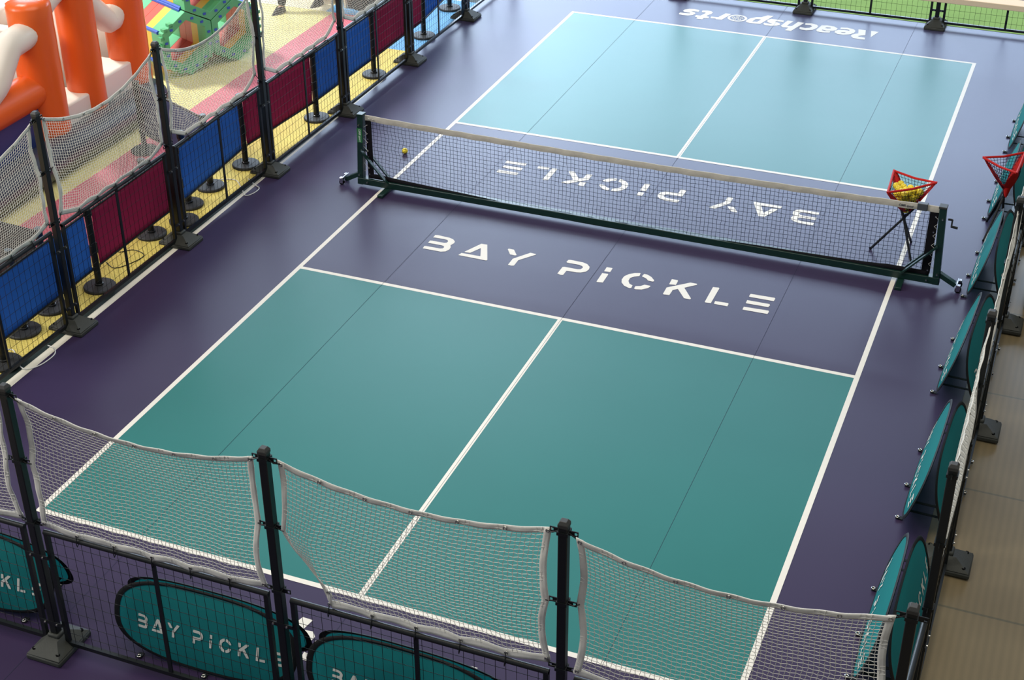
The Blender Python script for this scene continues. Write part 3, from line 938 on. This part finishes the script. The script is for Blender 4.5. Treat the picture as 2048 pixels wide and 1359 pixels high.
# ------------------------------------------------------------------ pop-up A-frame signs
BA, BB, BN = 0.76, 0.34, 2.7
def lozenge(k, n, r=1.0):
    a = 2*PI*k/n
    c, s = math.cos(a), math.sin(a)
    return (BA*r*math.copysign(abs(c)**(2/BN), c), BB*r*math.copysign(abs(s)**(2/BN), s))
BASE_W, TOP_W, ZH = 0.195, 0.012, 0.605
TXT_X = [-0.595, -0.47, -0.335, -0.12, 0.02, 0.10, 0.255, 0.40, 0.53]
def make_sign(label):
    t = thing('popup_sign', label, 'sign', group='teal BAY PICKLE pop-up signs')
    for s in (-1, 1):
        def FP(l, h, out=0.0, s=s):
            """l along, h above the face centre on the slanted face"""
            q = (h+BB)/(2*BB)
            r = (abs(l)/BA)**BN+(abs(h)/BB)**BN
            bul = 0.035*max(0, 1-r)+out
            y = s*(BASE_W+(TOP_W-BASE_W)*q+bul*0.95)
            z = 0.012+ZH*q+bul*0.30
            return (s*-l if s > 0 else l, y, z)
        fc = MB()
        n = 64
        vs = [FP(0, 0)]
        rings = (0.25, 0.5, 0.75, 0.95)
        for r in rings:
            vs += [FP(*lozenge(k, n, r)) for k in range(n)]
        fs = [(0, 1+k, 1+(k+1) % n) for k in range(n)]
        for i in range(len(rings)-1):
            fs += [(1+i*n+k, 1+(i+1)*n+k, 1+(i+1)*n+(k+1) % n, 1+i*n+(k+1) % n) for k in range(n)]
        if s > 0:
            fs = [f for f in fs]
        face = obj('face', fc.add(vs, fs), M['banner'], t, smooth=60)
        bd = MB()
        vs = []
        for r, o in ((0.945, 0.004), (0.985, 0.010), (1.012, 0.0), (0.985, -0.008), (0.945, -0.004)):
            vs += [FP(*lozenge(k, n, r), out=o) for k in range(n)]
        fs = [(i*n+k, ((i+1) % 5)*n+k, ((i+1) % 5)*n+(k+1) % n, i*n+(k+1) % n) for i in range(5) for k in range(n)]
        obj('binding', bd.add(vs, fs), M['banner_edge'], face, smooth=60)
        bay_text(lambda x, y: FP(x+0.050, y-0.100, 0.004), M['banner_text'], face, TXT_X, 0.30, 0.335)
        for l in (-0.52, 0.04, 0.52):
            q = FP(l, -BB*(1-(abs(l)/BA)**BN)**(1/BN))
            yy = q[1]+s*0.012
            obj('ground_tab', MB().box(q[0]-0.022, q[0]+0.022, min(yy-s*0.01, yy+s*0.045), max(yy-s*0.01, yy+s*0.045), 0.006, 0.013), M['banner_edge'], face)
            obj('eyelet', MB().tube([(q[0]+0.013*math.cos(2*PI*k/12), yy+s*0.032+0.013*math.sin(2*PI*k/12), 0.017) for k in range(12)], 0.0048, 6, closed=True), M['steel'], face)
    for l in (-0.62, 0.62):
        for h in (-0.15, -0.04):
            q = (h+BB)/(2*BB)
            y = BASE_W+(TOP_W-BASE_W)*q
            obj('strap', MB().box(l-0.014, l+0.014, -y, y, 0.012+ZH*q-0.002, 0.012+ZH*q+0.002), M['banner_edge'], t)
    return t
sg0 = make_sign('x')
SIGN = [((6.99, 1.056), PI/2-0.007, 'teal BAY PICKLE pop-up sign inside the right fence, closest to the viewer'),
        ((7.03, 3.07), PI/2-0.025, 'teal BAY PICKLE pop-up sign inside the right fence, second from the viewer'),
        ((7.025, 5.10), PI/2-0.045, 'teal BAY PICKLE pop-up sign inside the right fence, third from the viewer'),
        ((7.035, 7.06), PI/2-0.02, 'teal BAY PICKLE pop-up sign inside the right fence, below the empty hopper'),
        ((7.02, 8.98), PI/2-0.02, 'teal BAY PICKLE pop-up sign inside the right fence, behind the empty hopper'),
        ((7.03, 10.95), PI/2-0.01, 'teal BAY PICKLE pop-up sign inside the right fence, farthest at picture edge'),
        ((0.26, -0.95), 0.0, 'teal BAY PICKLE pop-up sign behind the near fence, cut by the left picture edge'),
        ((2.34, -0.95), 0.01, 'teal BAY PICKLE pop-up sign behind the near fence, with its whole name in view'),
        ((3.95, -0.95), -0.01, 'teal BAY PICKLE pop-up sign behind the near fence, cut by the lower picture edge')]
for i, ((x, y), rz, lb) in enumerate(SIGN):
    if i == 0:
        sg0.location, sg0.rotation_euler = (x, y, 0), (0, 0, rz)
        sg0['label'] = lb
    else:
        dup(sg0, (x, y, 0), rz, lb)
# ------------------------------------------------------------------ play area floor
def teeth_mat(name, x0, x1, y0, y1, z, m, label, teeth=True):
    mb = MB()
    if teeth:
        p = 0.052
        out = [(x0, y0)]
        y = y0
        pts = []
        while y < y1-p:
            pts += [(x1-0.030, y), (x1-0.030, y+p*0.38), (x1, y+p*0.30), (x1, y+p*1.05), (x1-0.030, y+p*0.97)]
            y += p
        loop = [(x0, y0)]+pts+[(x1-0.030, y1), (x0, y1)]
        # strip of quads keeps the outline clean
        for a in range(int((y1-y0)/p)):
            yy = y0+a*p
            mb.box(x1-0.031, x1, yy+p*0.30, yy+p*0.98, -0.010, z)
        mb.box(x0, x1-0.03, y0, y1, -0.010, z)
    else:
        mb.box(x0, x1, y0, y1, -0.010, z)
    if teeth:        # the strip follows the fence line, which is a little askew
        mb.v = [(x+0.0085*(y-2.64) if x > -1.9 else x, y, z_) for x, y, z_ in mb.v]
    return tag(obj(name, mb, m), label, 'foam mat')
teeth_mat('foam_mat', -2.20, -1.585, -2.0, 10.9, 0.015, M['yellow_foam'], 'yellow foam mat strip with toothed edge under the blue and maroon barriers')
teeth_mat('foam_mat', -2.20, -1.585, 10.9, 13.2, 0.015, M['blue_foam'], 'light blue foam mat strip behind the farthest barriers', True)
teeth_mat('foam_mat', -3.42, -2.20, -2.0, 12.0, 0.015, M['pink_foam'], 'pink foam mat walkway between the barriers and the inflatable', False)
teeth_mat('foam_mat', -5.2, -3.42, -2.0, 12.0, 0.015, M['overlit_yellow_foam'], 'yellow foam mat under the inflatable and the block tunnel', False)
teeth_mat('foam_mat', -16, -5.2, -2.0, 22, 0.015, M['cream_foam'], 'pale cream foam mat behind the inflatable', False)
teeth_mat('foam_mat', -3.55, -2.20, 12.0, 17, 0.015, M['blue_foam'], 'light blue foam mat at the top beside the dark bin', False)
teeth_mat('foam_mat', -5.2, -3.55, 12.0, 22, 0.015, M['cream_foam'], 'pale cream foam mat under the cream storage bench', False)

struct('trim_3', MB().box(-1.80, -1.50, -2.0, 15.2, -0.0125, -0.0015), mat('dark_green_strip', rgb(28, 46, 42), 0.7))  # dark green strip showing in the gaps between the mat teeth

# ------------------------------------------------------------------ stanchions and the canvas barriers between them
def make_stanchion():
    t = thing('stanchion', 'x', 'stanchion', group='black round-based stanchions')
    obj('base', MB().lathe([(0.168, 0.0), (0.170, 0.022), (0.160, 0.033), (0.05, 0.040)], 36), M['base_iron'], t, smooth=40)
    obj('pole', MB().lathe([(0.046, 0.035), (0.046, 0.055), (0.036, 0.06), (0.036, 0.86)], 18), M['black'], t)
    obj('belt_head', MB().lathe([(0.036, 0.845), (0.044, 0.85), (0.044, 0.925), (0.036, 0.935)], 18).box(-0.012, 0.012, -0.055, 0.055, 0.865, 0.915), M['black'], t)
    obj('clip', MB().box(-0.020, 0.020, -0.052, 0.052, 0.40, 0.52), M['black'], t, bevel=0.004)
    obj('clip', MB().box(-0.015, 0.015, -0.058, 0.058, 0.225, 0.265), M['black'], t, bevel=0.004)
    return t
s0 = make_stanchion()
ST = [(-1.70, 1.80, 'at the left picture edge by the nearest blue barrier'), (-1.72, 3.41, 'with a tall black pole left of the nearest maroon barrier'),
      (-1.72, 5.06, 'behind the second fence post in view'), (-1.83, 6.64, 'between the second blue and the second maroon barriers'),
      (-1.70, 8.24, 'right of the second maroon barrier'), (-1.675, 9.89, 'between the third blue and third maroon barriers'),
      (-1.665, 11.54, 'right of the third maroon barrier on light blue foam'), (-1.80, 12.80, 'farthest away at the top on light blue foam'),
      (-1.90, 2.37, 'base showing under the nearest blue barrier, nearer one'), (-1.92, 2.86, 'base showing under the nearest blue barrier, farther one'),
      (-1.88, 4.64, 'base showing under the nearest maroon barrier'), (-1.89, 5.44, 'base showing under the second blue barrier, nearer one'),
      (-1.91, 5.95, 'base showing under the second blue barrier, farther one'), (-3.23, 6.55, 'standing on pink foam before the inflatable'),
      (-3.25, 2.95, 'hidden beyond the left picture edge on pink foam')]
for i, (x, y, lb) in enumerate(ST):
    lb = 'black stanchion ' + lb
    if i == 0:
        s0.location = (x, y, 0.015)
        s0['label'] = lb
    else:
        dup(s0, (x, y, 0.015), (PI/2-0.4 if i >= 13 else 0), lb)

def put_barrier(a, b, m, label, off=0.052):
    a, b = Vector((a[0], a[1], 0)), Vector((b[0], b[1], 0))
    L = (b-a).length
    rz = math.atan2((b-a).y, (b-a).x)
    t = thing('canvas_barrier', label, 'barrier', (a.x, a.y, 0.015), rz, 'canvas barriers between stanchions')
    sh = MB().grid(lambda u, v: (off+0.02+(L-2*off-0.04)*u, 0.008*math.sin(3*u+2)*math.sin(PI*v), 0.245+0.645*v), 24, 8)
    s = obj('sheet', sh, m, t, smooth=60)
    so = s.modifiers.new('thickness', 'SOLIDIFY')
    so.thickness = 0.005
    for z in (0.245, 0.89):
        obj('rail', MB().tube([(off, 0, z), (L-off, 0, z)], 0.012, 8), M['black'], t)
    return t
names = ['blue', 'maroon', 'blue', 'maroon', 'blue', 'maroon', 'blue']
desc = ['nearest the viewer, at the left picture edge', 'nearest the viewer, behind the wire mesh', 'right behind the second fence post in view',
        'second along the fence, behind the third post in view', 'behind the post of the court net', 'third along the fence, near the top', 'farthest along the fence at the top edge']
for i in range(7):
    put_barrier(ST[i], ST[i+1], M['%s_sheet' % names[i]], names[i]+' canvas barrier '+desc[i])
put_barrier(ST[13], ST[12], M['slate_sheet'], 'slate blue canvas barrier set crosswise before the inflatable', 0.045)
put_barrier(ST[14], ST[9], M['dark_sheet'], 'dark canvas barrier set crosswise at the left picture edge', 0.045)

# ------------------------------------------------------------------ cables on the floor
def cable(pts, r, m, name, label):
    P = [Vector(p) for p in pts]
    path = []
    for i in range(len(P)-1):
        p0, p1, p2, p3 = P[max(0, i-1)], P[i], P[i+1], P[min(len(P)-1, i+2)]
        for k in range(8):
            t = k/8
            path.append(0.5*((2*p1)+(p2-p0)*t+(2*p0-5*p1+4*p2-p3)*t*t+(3*p1-p0-3*p2+p3)*t**3))
    path.append(P[-1])
    tag(obj(name, MB().tube(path, r, 6), m, smooth=60), label, 'cable')
cable([(-1.92, 1.95, .02), (-1.78, 2.03, .021), (-1.60, 1.86, .021), (-1.46, 1.80, .008), (-1.37, 1.92, .007), (-1.36, 2.12, .007), (-1.43, 2.22, .007), (-1.52, 2.24, .012)], 0.006, M['cable_white'], 'cable', 'white cable looping under the fence onto the mat at lower left')
cable([(-2.0, 6.10, .021), (-1.75, 6.22, .021), (-1.55, 6.05, .02), (-1.42, 5.92, .007), (-1.36, 6.0, .007), (-1.36, 6.14, .007), (-1.44, 6.2, .007), (-1.6, 6.3, .021)], 0.006, M['cable_white'], 'cable', 'white cable looping under the fence by the second blue barrier')
cable([(-1.98, 3.9, .02), (-1.82, 3.82, .02), (-1.72, 3.96, .02), (-1.68, 4.18, .02), (-1.86, 4.25, .02), (-2.0, 4.15, .02), (-2.1, 4.4, .02)], 0.005, M['cable_black'], 'cable', 'thin black cable curled on yellow foam under the maroon barrier')

# ------------------------------------------------------------------ inflatable obstacle course
inf = thing('inflatable_course', 'orange, white and blue inflatable obstacle course with three tall columns', 'inflatable', (-4.1, 5.5, 0.015))
def W(x, y, z): return (x+4.1, y-5.5, z-0.015)
def puff(mb, path, r, n=20, seams=0):
    """inflated tube with rounded ends"""
    P = [Vector(W(*p)) for p in path]
    d0, d1 = (P[0]-P[1]).normalized(), (P[-1]-P[-2]).normalized()
    pts, rr = [], []
    for k in range(5):
        a = PI/2*k/4
        pts.append(P[0]+d0*r*0.45*math.cos(a)); rr.append(max(0.02, r*math.sin(a)))
    for i in range(1, len(P)-1):
        pts.append(P[i]); rr.append(r)
    for k in range(5):
        a = PI/2*k/4
        pts.append(P[-1]+d1*r*0.45*math.sin(a)); rr.append(max(0.02, r*math.cos(a)))
    return mb.tube(pts, rr, n)
obj('base_tube', puff(MB(), [(-3.83, y/2, 0.243) for y in range(2, 16)]+[(-3.83, 7.72, 0.243)], 0.225), M['slate_vinyl'], inf, smooth=60)
obj('base_tube', puff(MB(), [(-5.5, y/2, 0.243) for y in range(2, 16)]+[(-5.5, 7.72, 0.243)], 0.225), M['slate_vinyl'], inf, smooth=60)
obj('floor_pad', MB().box(*[v for v in (-5.5+4.1, -3.83+4.1, 1.0-5.5, 7.75-5.5, 0.004, 0.22)]), M['navy_vinyl'], inf, bevel=0.04)
def column(y, r, z1, x=-4.06):
    mb = MB()
    prof = [(r*0.86, 0.33), (r, 0.40)]
    for k in range(1, 14):
        prof.append((r*(1+0.006*math.sin(k*1.9)), 0.40+(z1-0.46)*k/14))
    prof += [(r, z1-0.03), (r*0.95, z1), (r*0.78, z1+0.03), (r*0.4, z1+0.045), (0.02, z1+0.047)]
    n = 30
    c = W(x, y, 0.0)
    vs, fs = [], []
    for i, (rr, z) in enumerate(prof):
        for k in range(n):
            a = 2*PI*k/n
            pk = 1+(0.05*math.sin(11*a) if i >= len(prof)-4 and i < len(prof)-1 else 0)
            vs.append((c[0]+rr*pk*math.cos(a), c[1]+rr*pk*math.sin(a), c[2]+z))
    for i in range(len(prof)-1):
        fs += [(i*n+k, i*n+(k+1) % n, (i+1)*n+(k+1) % n, (i+1)*n+k) for k in range(n)]
    fs.append(tuple((len(prof)-1)*n+k for k in range(n)))
    return mb.add(vs, fs)
for y, r, z1 in ((5.84, 0.262, 2.06), (6.66, 0.235, 2.75), (7.62, 0.262, 2.75)):
    obj('column', column(y, r, z1), M['orange'], inf, smooth=60)
obj('rail_tube', puff(MB(), [(-4.08, 1.4, 1.03)]+[(-4.08, 2+0.4*k, 1.03) for k in range(10)]+[(-4.08, 5.78, 1.03)], 0.215), M['orange'], inf, smooth=60)
obj('side_wall', MB().box(W(-4.20, 0, 0)[0], W(-3.97, 0, 0)[0], 1.4-5.5, 5.75-5.5, 0.25, 0.98), M['navy_vinyl'], inf, bevel=0.05)
for y0, y1, zt in ((6.02, 6.56, 0.72), (6.82, 7.44, 0.80)):
    obj('step_block', MB().box(W(-4.5, 0, 0)[0], W(-3.90, 0, 0)[0], y0-5.5, y1-5.5, 0.20, zt-0.015), M['white_vinyl'], inf, bevel=0.03)
for y in (6.20, 7.02, 7.78):
    obj('partition', MB().box(W(-5.3, 0, 0)[0], W(-4.22, 0, 0)[0], y-0.07-5.5, y+0.07-5.5, 0.2, 1.55), M['white_vinyl'], inf, bevel=0.04)
obj('back_wall', MB().box(W(-5.62, 0, 0)[0], W(-5.40, 0, 0)[0], 1.5-5.5, 7.7-5.5, 0.2, 1.5), M['white_vinyl'], inf, bevel=0.06)
def bend(pts):
    P = [Vector(p) for p in pts]
    out = [P[0]]
    for i in range(1, len(P)-1):
        for t in (0.25, 0.5, 0.75):
            out.append(P[i-1].lerp(P[i], 0.72).lerp(P[i], t).lerp(P[i].lerp(P[i+1], 0.28*t), t))
    out.append(P[-1])
    return out
obj('white_arch', puff(MB(), bend([(-4.02, 5.70, 1.74), (-4.02, 5.32, 1.72), (-4.02, 5.02, 1.36), (-4.05, 4.72, 1.20)]), 0.165), M['white_vinyl'], inf, smooth=60)
obj('white_arch', puff(MB(), bend([(-4.10, 5.95, 1.86), (-4.10, 6.2, 2.0), (-4.08, 6.60, 2.15)]), 0.165), M['white_vinyl'], inf, smooth=60)
obj('white_arch', puff(MB(), bend([(-4.04, 7.55, 1.50), (-4.06, 7.30, 1.33), (-4.10, 7.02, 1.62), (-4.12, 6.70, 2.05)]), 0.155), M['white_vinyl'], inf, smooth=60)

# ------------------------------------------------------------------ honeycomb tunnel of plastic blocks
HW = 0.8011
HR = HW/math.sqrt(3)
tun = thing('block_tunnel', 'honeycomb of three mint green plastic tunnels with red and yellow bands', 'play tunnel', (-3.885, 9.335, 0.015), math.atan2(-0.41192, 0.91122))
# own frame: +x out of the openings, y across, z up
def hexring(cy, cz, x0, x1, ro, ri):
    mb = MB()
    vs = []
    for x in (x0, x1):
        for r in (ro, ri):
            for k in range(6):
                a = PI/2+k*PI/3
                vs.append((x, cy+r*math.cos(a), cz+r*math.sin(a)))
    fs = []
    for k in range(6):
        j = (k+1) % 6
        fs += [(k, j, 12+j, 12+k), (6+k, 18+k, 18+j, 6+j), (12+k, 12+j, 18+j, 18+k), (k, 6+k, 6+j, j)]
    return mb.add(vs, fs)
for cy, cz in ((-HW/2, HR), (HW/2, HR), (0, HR*2.5)):
    ro = HR*0.985
    u = obj('tunnel_unit', hexring(cy, cz, -0.10, 0.0, ro, ro*0.74), M['mint'], tun, bevel=0.006)
    ri = ro*0.90
    obj('inner_band', hexring(cy, cz, -0.30, -0.10, ro*0.965, ri), M['mint'], u)
    obj('yellow_band', hexring(cy, cz, -0.46, -0.30, ro*0.965, ri), M['t_yellow'], u)
    obj('red_band', hexring(cy, cz, -0.62, -0.46, ro*0.965, ri), M['t_red'], u)
    obj('red_band', hexring(cy, cz, -0.78, -0.625, ro*0.965, ri), M['t_red'], u)
    obj('green_band', hexring(cy, cz, -1.02, -0.785, ro*0.965, ri), M['mint'], u)
    for k in range(6):
        for f in (0.28, 0.72):
            a0, a1 = PI/2+k*PI/3, PI/2+(k+1)*PI/3
            y = (math.cos(a0)*(1-f)+math.cos(a1)*f)*ro*0.87+cy
            z = (math.sin(a0)*(1-f)+math.sin(a1)*f)*ro*0.87+cz
            obj('blue_peg', MB().box(-0.002, 0.010, y-0.022, y+0.022, max(0.002, z-0.015), z+0.015), M['t_blue'], u)
    # toothed outer rim and the blue rails along the edges
    te = MB()
    for k in range(6):
        a0, a1 = PI/2+k*PI/3, PI/2+(k+1)*PI/3
        for f in (0.15, 0.38, 0.62, 0.85):
            y = (math.cos(a0)*(1-f)+math.cos(a1)*f)*ro+cy
            z = (math.sin(a0)*(1-f)+math.sin(a1)*f)*ro+cz
            if z > 0.05 and ((cz > 1 and z > HR*2.2) or (cz < 1 and abs(y-cy) > HW*0.3 and abs(y) > HW*0.8) or (cz < 1 and z < HR*0.55)):
                te.box(-0.08, 0.0, y-0.030, y+0.030, z-0.024, z+0.024)
    if te.v:
        obj('tooth', te, M['mint'], u)
    for k in (0, 1, 2) if cy <= 0 else (0, 5, 4):
        a = PI/2+k*PI/3
        obj('edge_rail', MB().tube([(-1.0, cy+ro*0.98*math.cos(a), cz+ro*0.98*math.sin(a)), (-0.11, cy+ro*0.98*math.cos(a), cz+ro*0.98*math.sin(a))], 0.030, 6), M['t_blue'], u)

# ------------------------------------------------------------------ far end of the play area
bn = thing('storage_bench', 'cream bench box with round legs at the top behind the net', 'bench', (-4.0, 12.85, 0.015), -0.30)
obj('body', MB().box(-0.85, 0.62, -0.2, 0.25, 0.06, 0.62), M['cream_box'], bn, bevel=0.01)
obj('plinth', MB().box(-0.87, 0.64, -0.215, 0.26, 0.0, 0.06), M['hole'], bn)
for x in (0.12, 0.42):
    obj('round_leg', MB().lathe([(0.10, 0.0), (0.10, 0.75), (0.08, 0.78)], 20, (x, -0.32, 0)), M['cream_box'], bn)
bi = thing('storage_bin', 'dark grey open bin with a white corner bar at the top', 'bin', (-3.06, 12.35, 0.015), -0.35)
obj('body', MB().frustum((-0.2, 0.2, -0.15, 0.15, 0.0), (-0.22, 0.22, -0.17, 0.17, 0.6)), M['black_cloth'], bi, bevel=0.01)
obj('corner_bar', MB().box(-0.235, -0.195, -0.20, -0.16, 0.0, 0.7), M['cream_box'], bi)
bx = thing('foam_block', 'salmon and brown foam block at the top on light blue foam', 'block', (-2.75, 13.0, 0.015), -0.2)
obj('body', MB().box(-0.3, 0.25, -0.25, 0.3, 0.0, 0.16), mat('salmon_foam', rgb(205, 130, 110), 0.7), bx, bevel=0.02)
obj('top_layer', MB().box(-0.28, 0.23, -0.23, 0.28, 0.16, 0.42), mat('brown_foam', rgb(120, 84, 60), 0.7), bx, bevel=0.02)
pb = thing('plinth_box', 'cream box with a pale top outside the right fence at picture edge', 'box', (7.75, 6.95, -0.012))
obj('body', MB().box(-0.33, 0.5, -0.42, 0.42, 0.0, 0.30), mat('beige_laminate', rgb(150, 134, 104), 0.5), pb, bevel=0.008)
obj('top_panel', MB().box(-0.34, 0.51, -0.43, 0.43, 0.30, 0.335), M['cream_box'], pb, bevel=0.006)

# ------------------------------------------------------------------ the standing person (lower legs in view)
def skin_body(name, joints, bones, m, parent, sub=2):
    """one continuous surface grown round a skeleton: joints {key: (pos, radius)}"""
    keys = list(joints)
    me = bpy.data.meshes.new(name)
    me.from_pydata([joints[k][0] for k in keys], [(keys.index(a), keys.index(b)) for a, b in bones], [])
    me.materials.append(m)
    o = bpy.data.objects.new(name, me)
    COL.objects.link(o)
    if parent: o.parent = parent
    sk = o.modifiers.new('skin', 'SKIN')
    sk.use_smooth_shade = True
    lay = me.skin_vertices[0].data if me.skin_vertices else None
    if lay is None:
        bm = bmesh.new(); bm.from_mesh(me); bm.verts.layers.skin.verify(); bm.to_mesh(me); bm.free()
        lay = me.skin_vertices[0].data
    for i, k in enumerate(keys):
        r = joints[k][1]
        lay[i].radius = r if isinstance(r, tuple) else (r, r)
        lay[i].use_root = (i == 0)
    ss = o.modifiers.new('smooth', 'SUBSURF')
    ss.levels = ss.render_levels = sub
    return o
per = thing('person', 'person in black trousers and black shoes standing at the top behind the net', 'person', (-4.00, 11.86, 0.015), -0.30)
# own frame: faces -y; only shoes and shins reach into the picture
J = {'pelvis': ((0, 0, 0.95), (0.13, 0.10)), 'waist': ((0, 0, 1.10), (0.125, 0.095)), 'chest': ((0, 0.01, 1.30), (0.15, 0.11)),
     'collar': ((0, 0.01, 1.45), (0.10, 0.08)), 'neck': ((0, -0.005, 1.54), 0.052), 'jaw': ((0, -0.015, 1.62), (0.068, 0.078)), 'skull': ((0, 0, 1.70), (0.075, 0.09)), 'crown': ((0, 0.005, 1.755), 0.055)}
Bn = [('pelvis', 'waist'), ('waist', 'chest'), ('chest', 'collar'), ('collar', 'neck'), ('neck', 'jaw'), ('jaw', 'skull'), ('skull', 'crown')]
for s, n in ((-1, 'l'), (1, 'r')):
    fy = -0.20 if s < 0 else 0.42
    J.update({n+'hip': ((s*0.095, 0, 0.88), 0.092), n+'knee': ((s*0.10, fy*0.5-0.02, 0.49), 0.058), n+'calf': ((s*0.10, fy*0.8+0.01, 0.34), 0.055), n+'ankle': ((s*0.10, fy+0.02, 0.09), 0.038),
              n+'toe': ((s*0.112, fy-0.13, 0.035), 0.030),
              n+'shoulder': ((s*0.185, 0.01, 1.41), 0.055), n+'elbow': ((s*0.235, 0.03, 1.13), 0.040), n+'wrist': ((s*0.235, -0.04, 0.89), 0.026), n+'palm': ((s*0.232, -0.055, 0.82), (0.018, 0.034))})
    Bn += [('pelvis', n+'hip'), (n+'hip', n+'knee'), (n+'knee', n+'calf'), (n+'calf', n+'ankle'), (n+'ankle', n+'toe'),
           ('collar', n+'shoulder'), (n+'shoulder', n+'elbow'), (n+'elbow', n+'wrist'), (n+'wrist', n+'palm')]
    for q in range(4):
        y = -0.085+0.021*q
        ln = (0.066, 0.078, 0.072, 0.056)[q]
        J[n+'k%d' % q] = ((s*0.231, y+0.006, 0.785), 0.009)
        J[n+'f%d' % q] = ((s*0.227, y, 0.785-ln*0.55), 0.0085)
        J[n+'g%d' % q] = ((s*0.214, y-0.004, 0.785-ln), 0.007)
        Bn += [(n+'palm', n+'k%d' % q), (n+'k%d' % q, n+'f%d' % q), (n+'f%d' % q, n+'g%d' % q)]
    J[n+'t1'] = ((s*0.222, -0.095, 0.835), 0.010)
    J[n+'t2'] = ((s*0.212, -0.108, 0.79), 0.008)
    Bn += [(n+'palm', n+'t1'), (n+'t1', n+'t2')]
body = skin_body('body', J, Bn, M['skin'], per)
fc = MB().sphere((-0.028, -0.088, 1.695), 0.012, 8, 6).sphere((0.028, -0.088, 1.695), 0.012, 8, 6)
obj('eye', fc, M['hole'], per)
obj('nose', MB().frustum((-0.014, 0.014, -0.118, -0.07, 1.645), (-0.006, 0.006, -0.095, -0.07, 1.70)), M['skin'], per, bevel=0.004)
obj('mouth', MB().box(-0.022, 0.022, -0.098, -0.08, 1.615, 1.622), mat('lips', rgb(160, 90, 80), 0.5), per)
obj('ear', MB().sphere((-0.082, 0.01, 1.68), 0.022, 8, 6).sphere((0.082, 0.01, 1.68), 0.022, 8, 6), M['skin'], per)
hr = MB().grid(lambda u, v: (0.092*math.cos(2*PI*u)*math.cos(v*1.35), 0.012+0.104*math.sin(2*PI*u)*math.cos(v*1.35), 1.71+0.10*math.sin(v*1.35)+(0 if math.sin(2*PI*u) < 0 else -0.07*(1-v)*math.sin(2*PI*u))), 24, 8)
obj('hair', hr, M['hair'], per, smooth=60)
T = {'pelvis': ((0, 0, 0.95), (0.142, 0.112)), 'waist': ((0, 0, 1.02), (0.135, 0.105))}
TB = [('pelvis', 'waist')]
for s, n in ((-1, 'l'), (1, 'r')):
    fy = -0.20 if s < 0 else 0.42
    T.update({n+'hip': ((s*0.095, 0, 0.87), 0.103), n+'knee': ((s*0.10, fy*0.5-0.02, 0.49), 0.078), n+'shin': ((s*0.10, fy*0.85+0.012, 0.28), 0.073), n+'hem': ((s*0.10, fy+0.02, 0.10), 0.066)})
    TB += [('pelvis', n+'hip'), (n+'hip', n+'knee'), (n+'knee', n+'shin'), (n+'shin', n+'hem')]
skin_body('trousers', T, TB, M['black_cloth'], per)
U = {'chest': ((0, 0.01, 1.28), (0.168, 0.128)), 'waist': ((0, 0, 1.08), (0.150, 0.118)), 'hem': ((0, 0, 0.98), (0.152, 0.120)), 'collar': ((0, 0.01, 1.45), (0.105, 0.085))}
UB = [('chest', 'waist'), ('waist', 'hem'), ('chest', 'collar')]
for s, n in ((-1, 'l'), (1, 'r')):
    U.update({n+'sh': ((s*0.185, 0.01, 1.41), 0.068), n+'el': ((s*0.222, 0.022, 1.20), 0.058)})
    UB += [('collar', n+'sh'), (n+'sh', n+'el')]
skin_body('shirt', U, UB, M['grey_cloth'], per)
for s in (-1, 1):
    fy = -0.20 if s < 0 else 0.42
    sh = MB()
    sh.grid(lambda u, v: (s*0.105+(0.050-0.012*v*v)*math.cos(2*PI*u)*(1-0.75*max(0, v-0.9)*10*0.1),
                          fy-0.05+(0.150*(1-0.45*v))*math.sin(2*PI*u)+0.045*v, 0.002+0.105*v), 20, 6)
    so_ = obj('shoe', sh.lathe([(0.045, 0.0), (0.048, 0.004)], 16, (s*0.105, fy-0.05, 0.0)), M['shoe'], per, smooth=60)
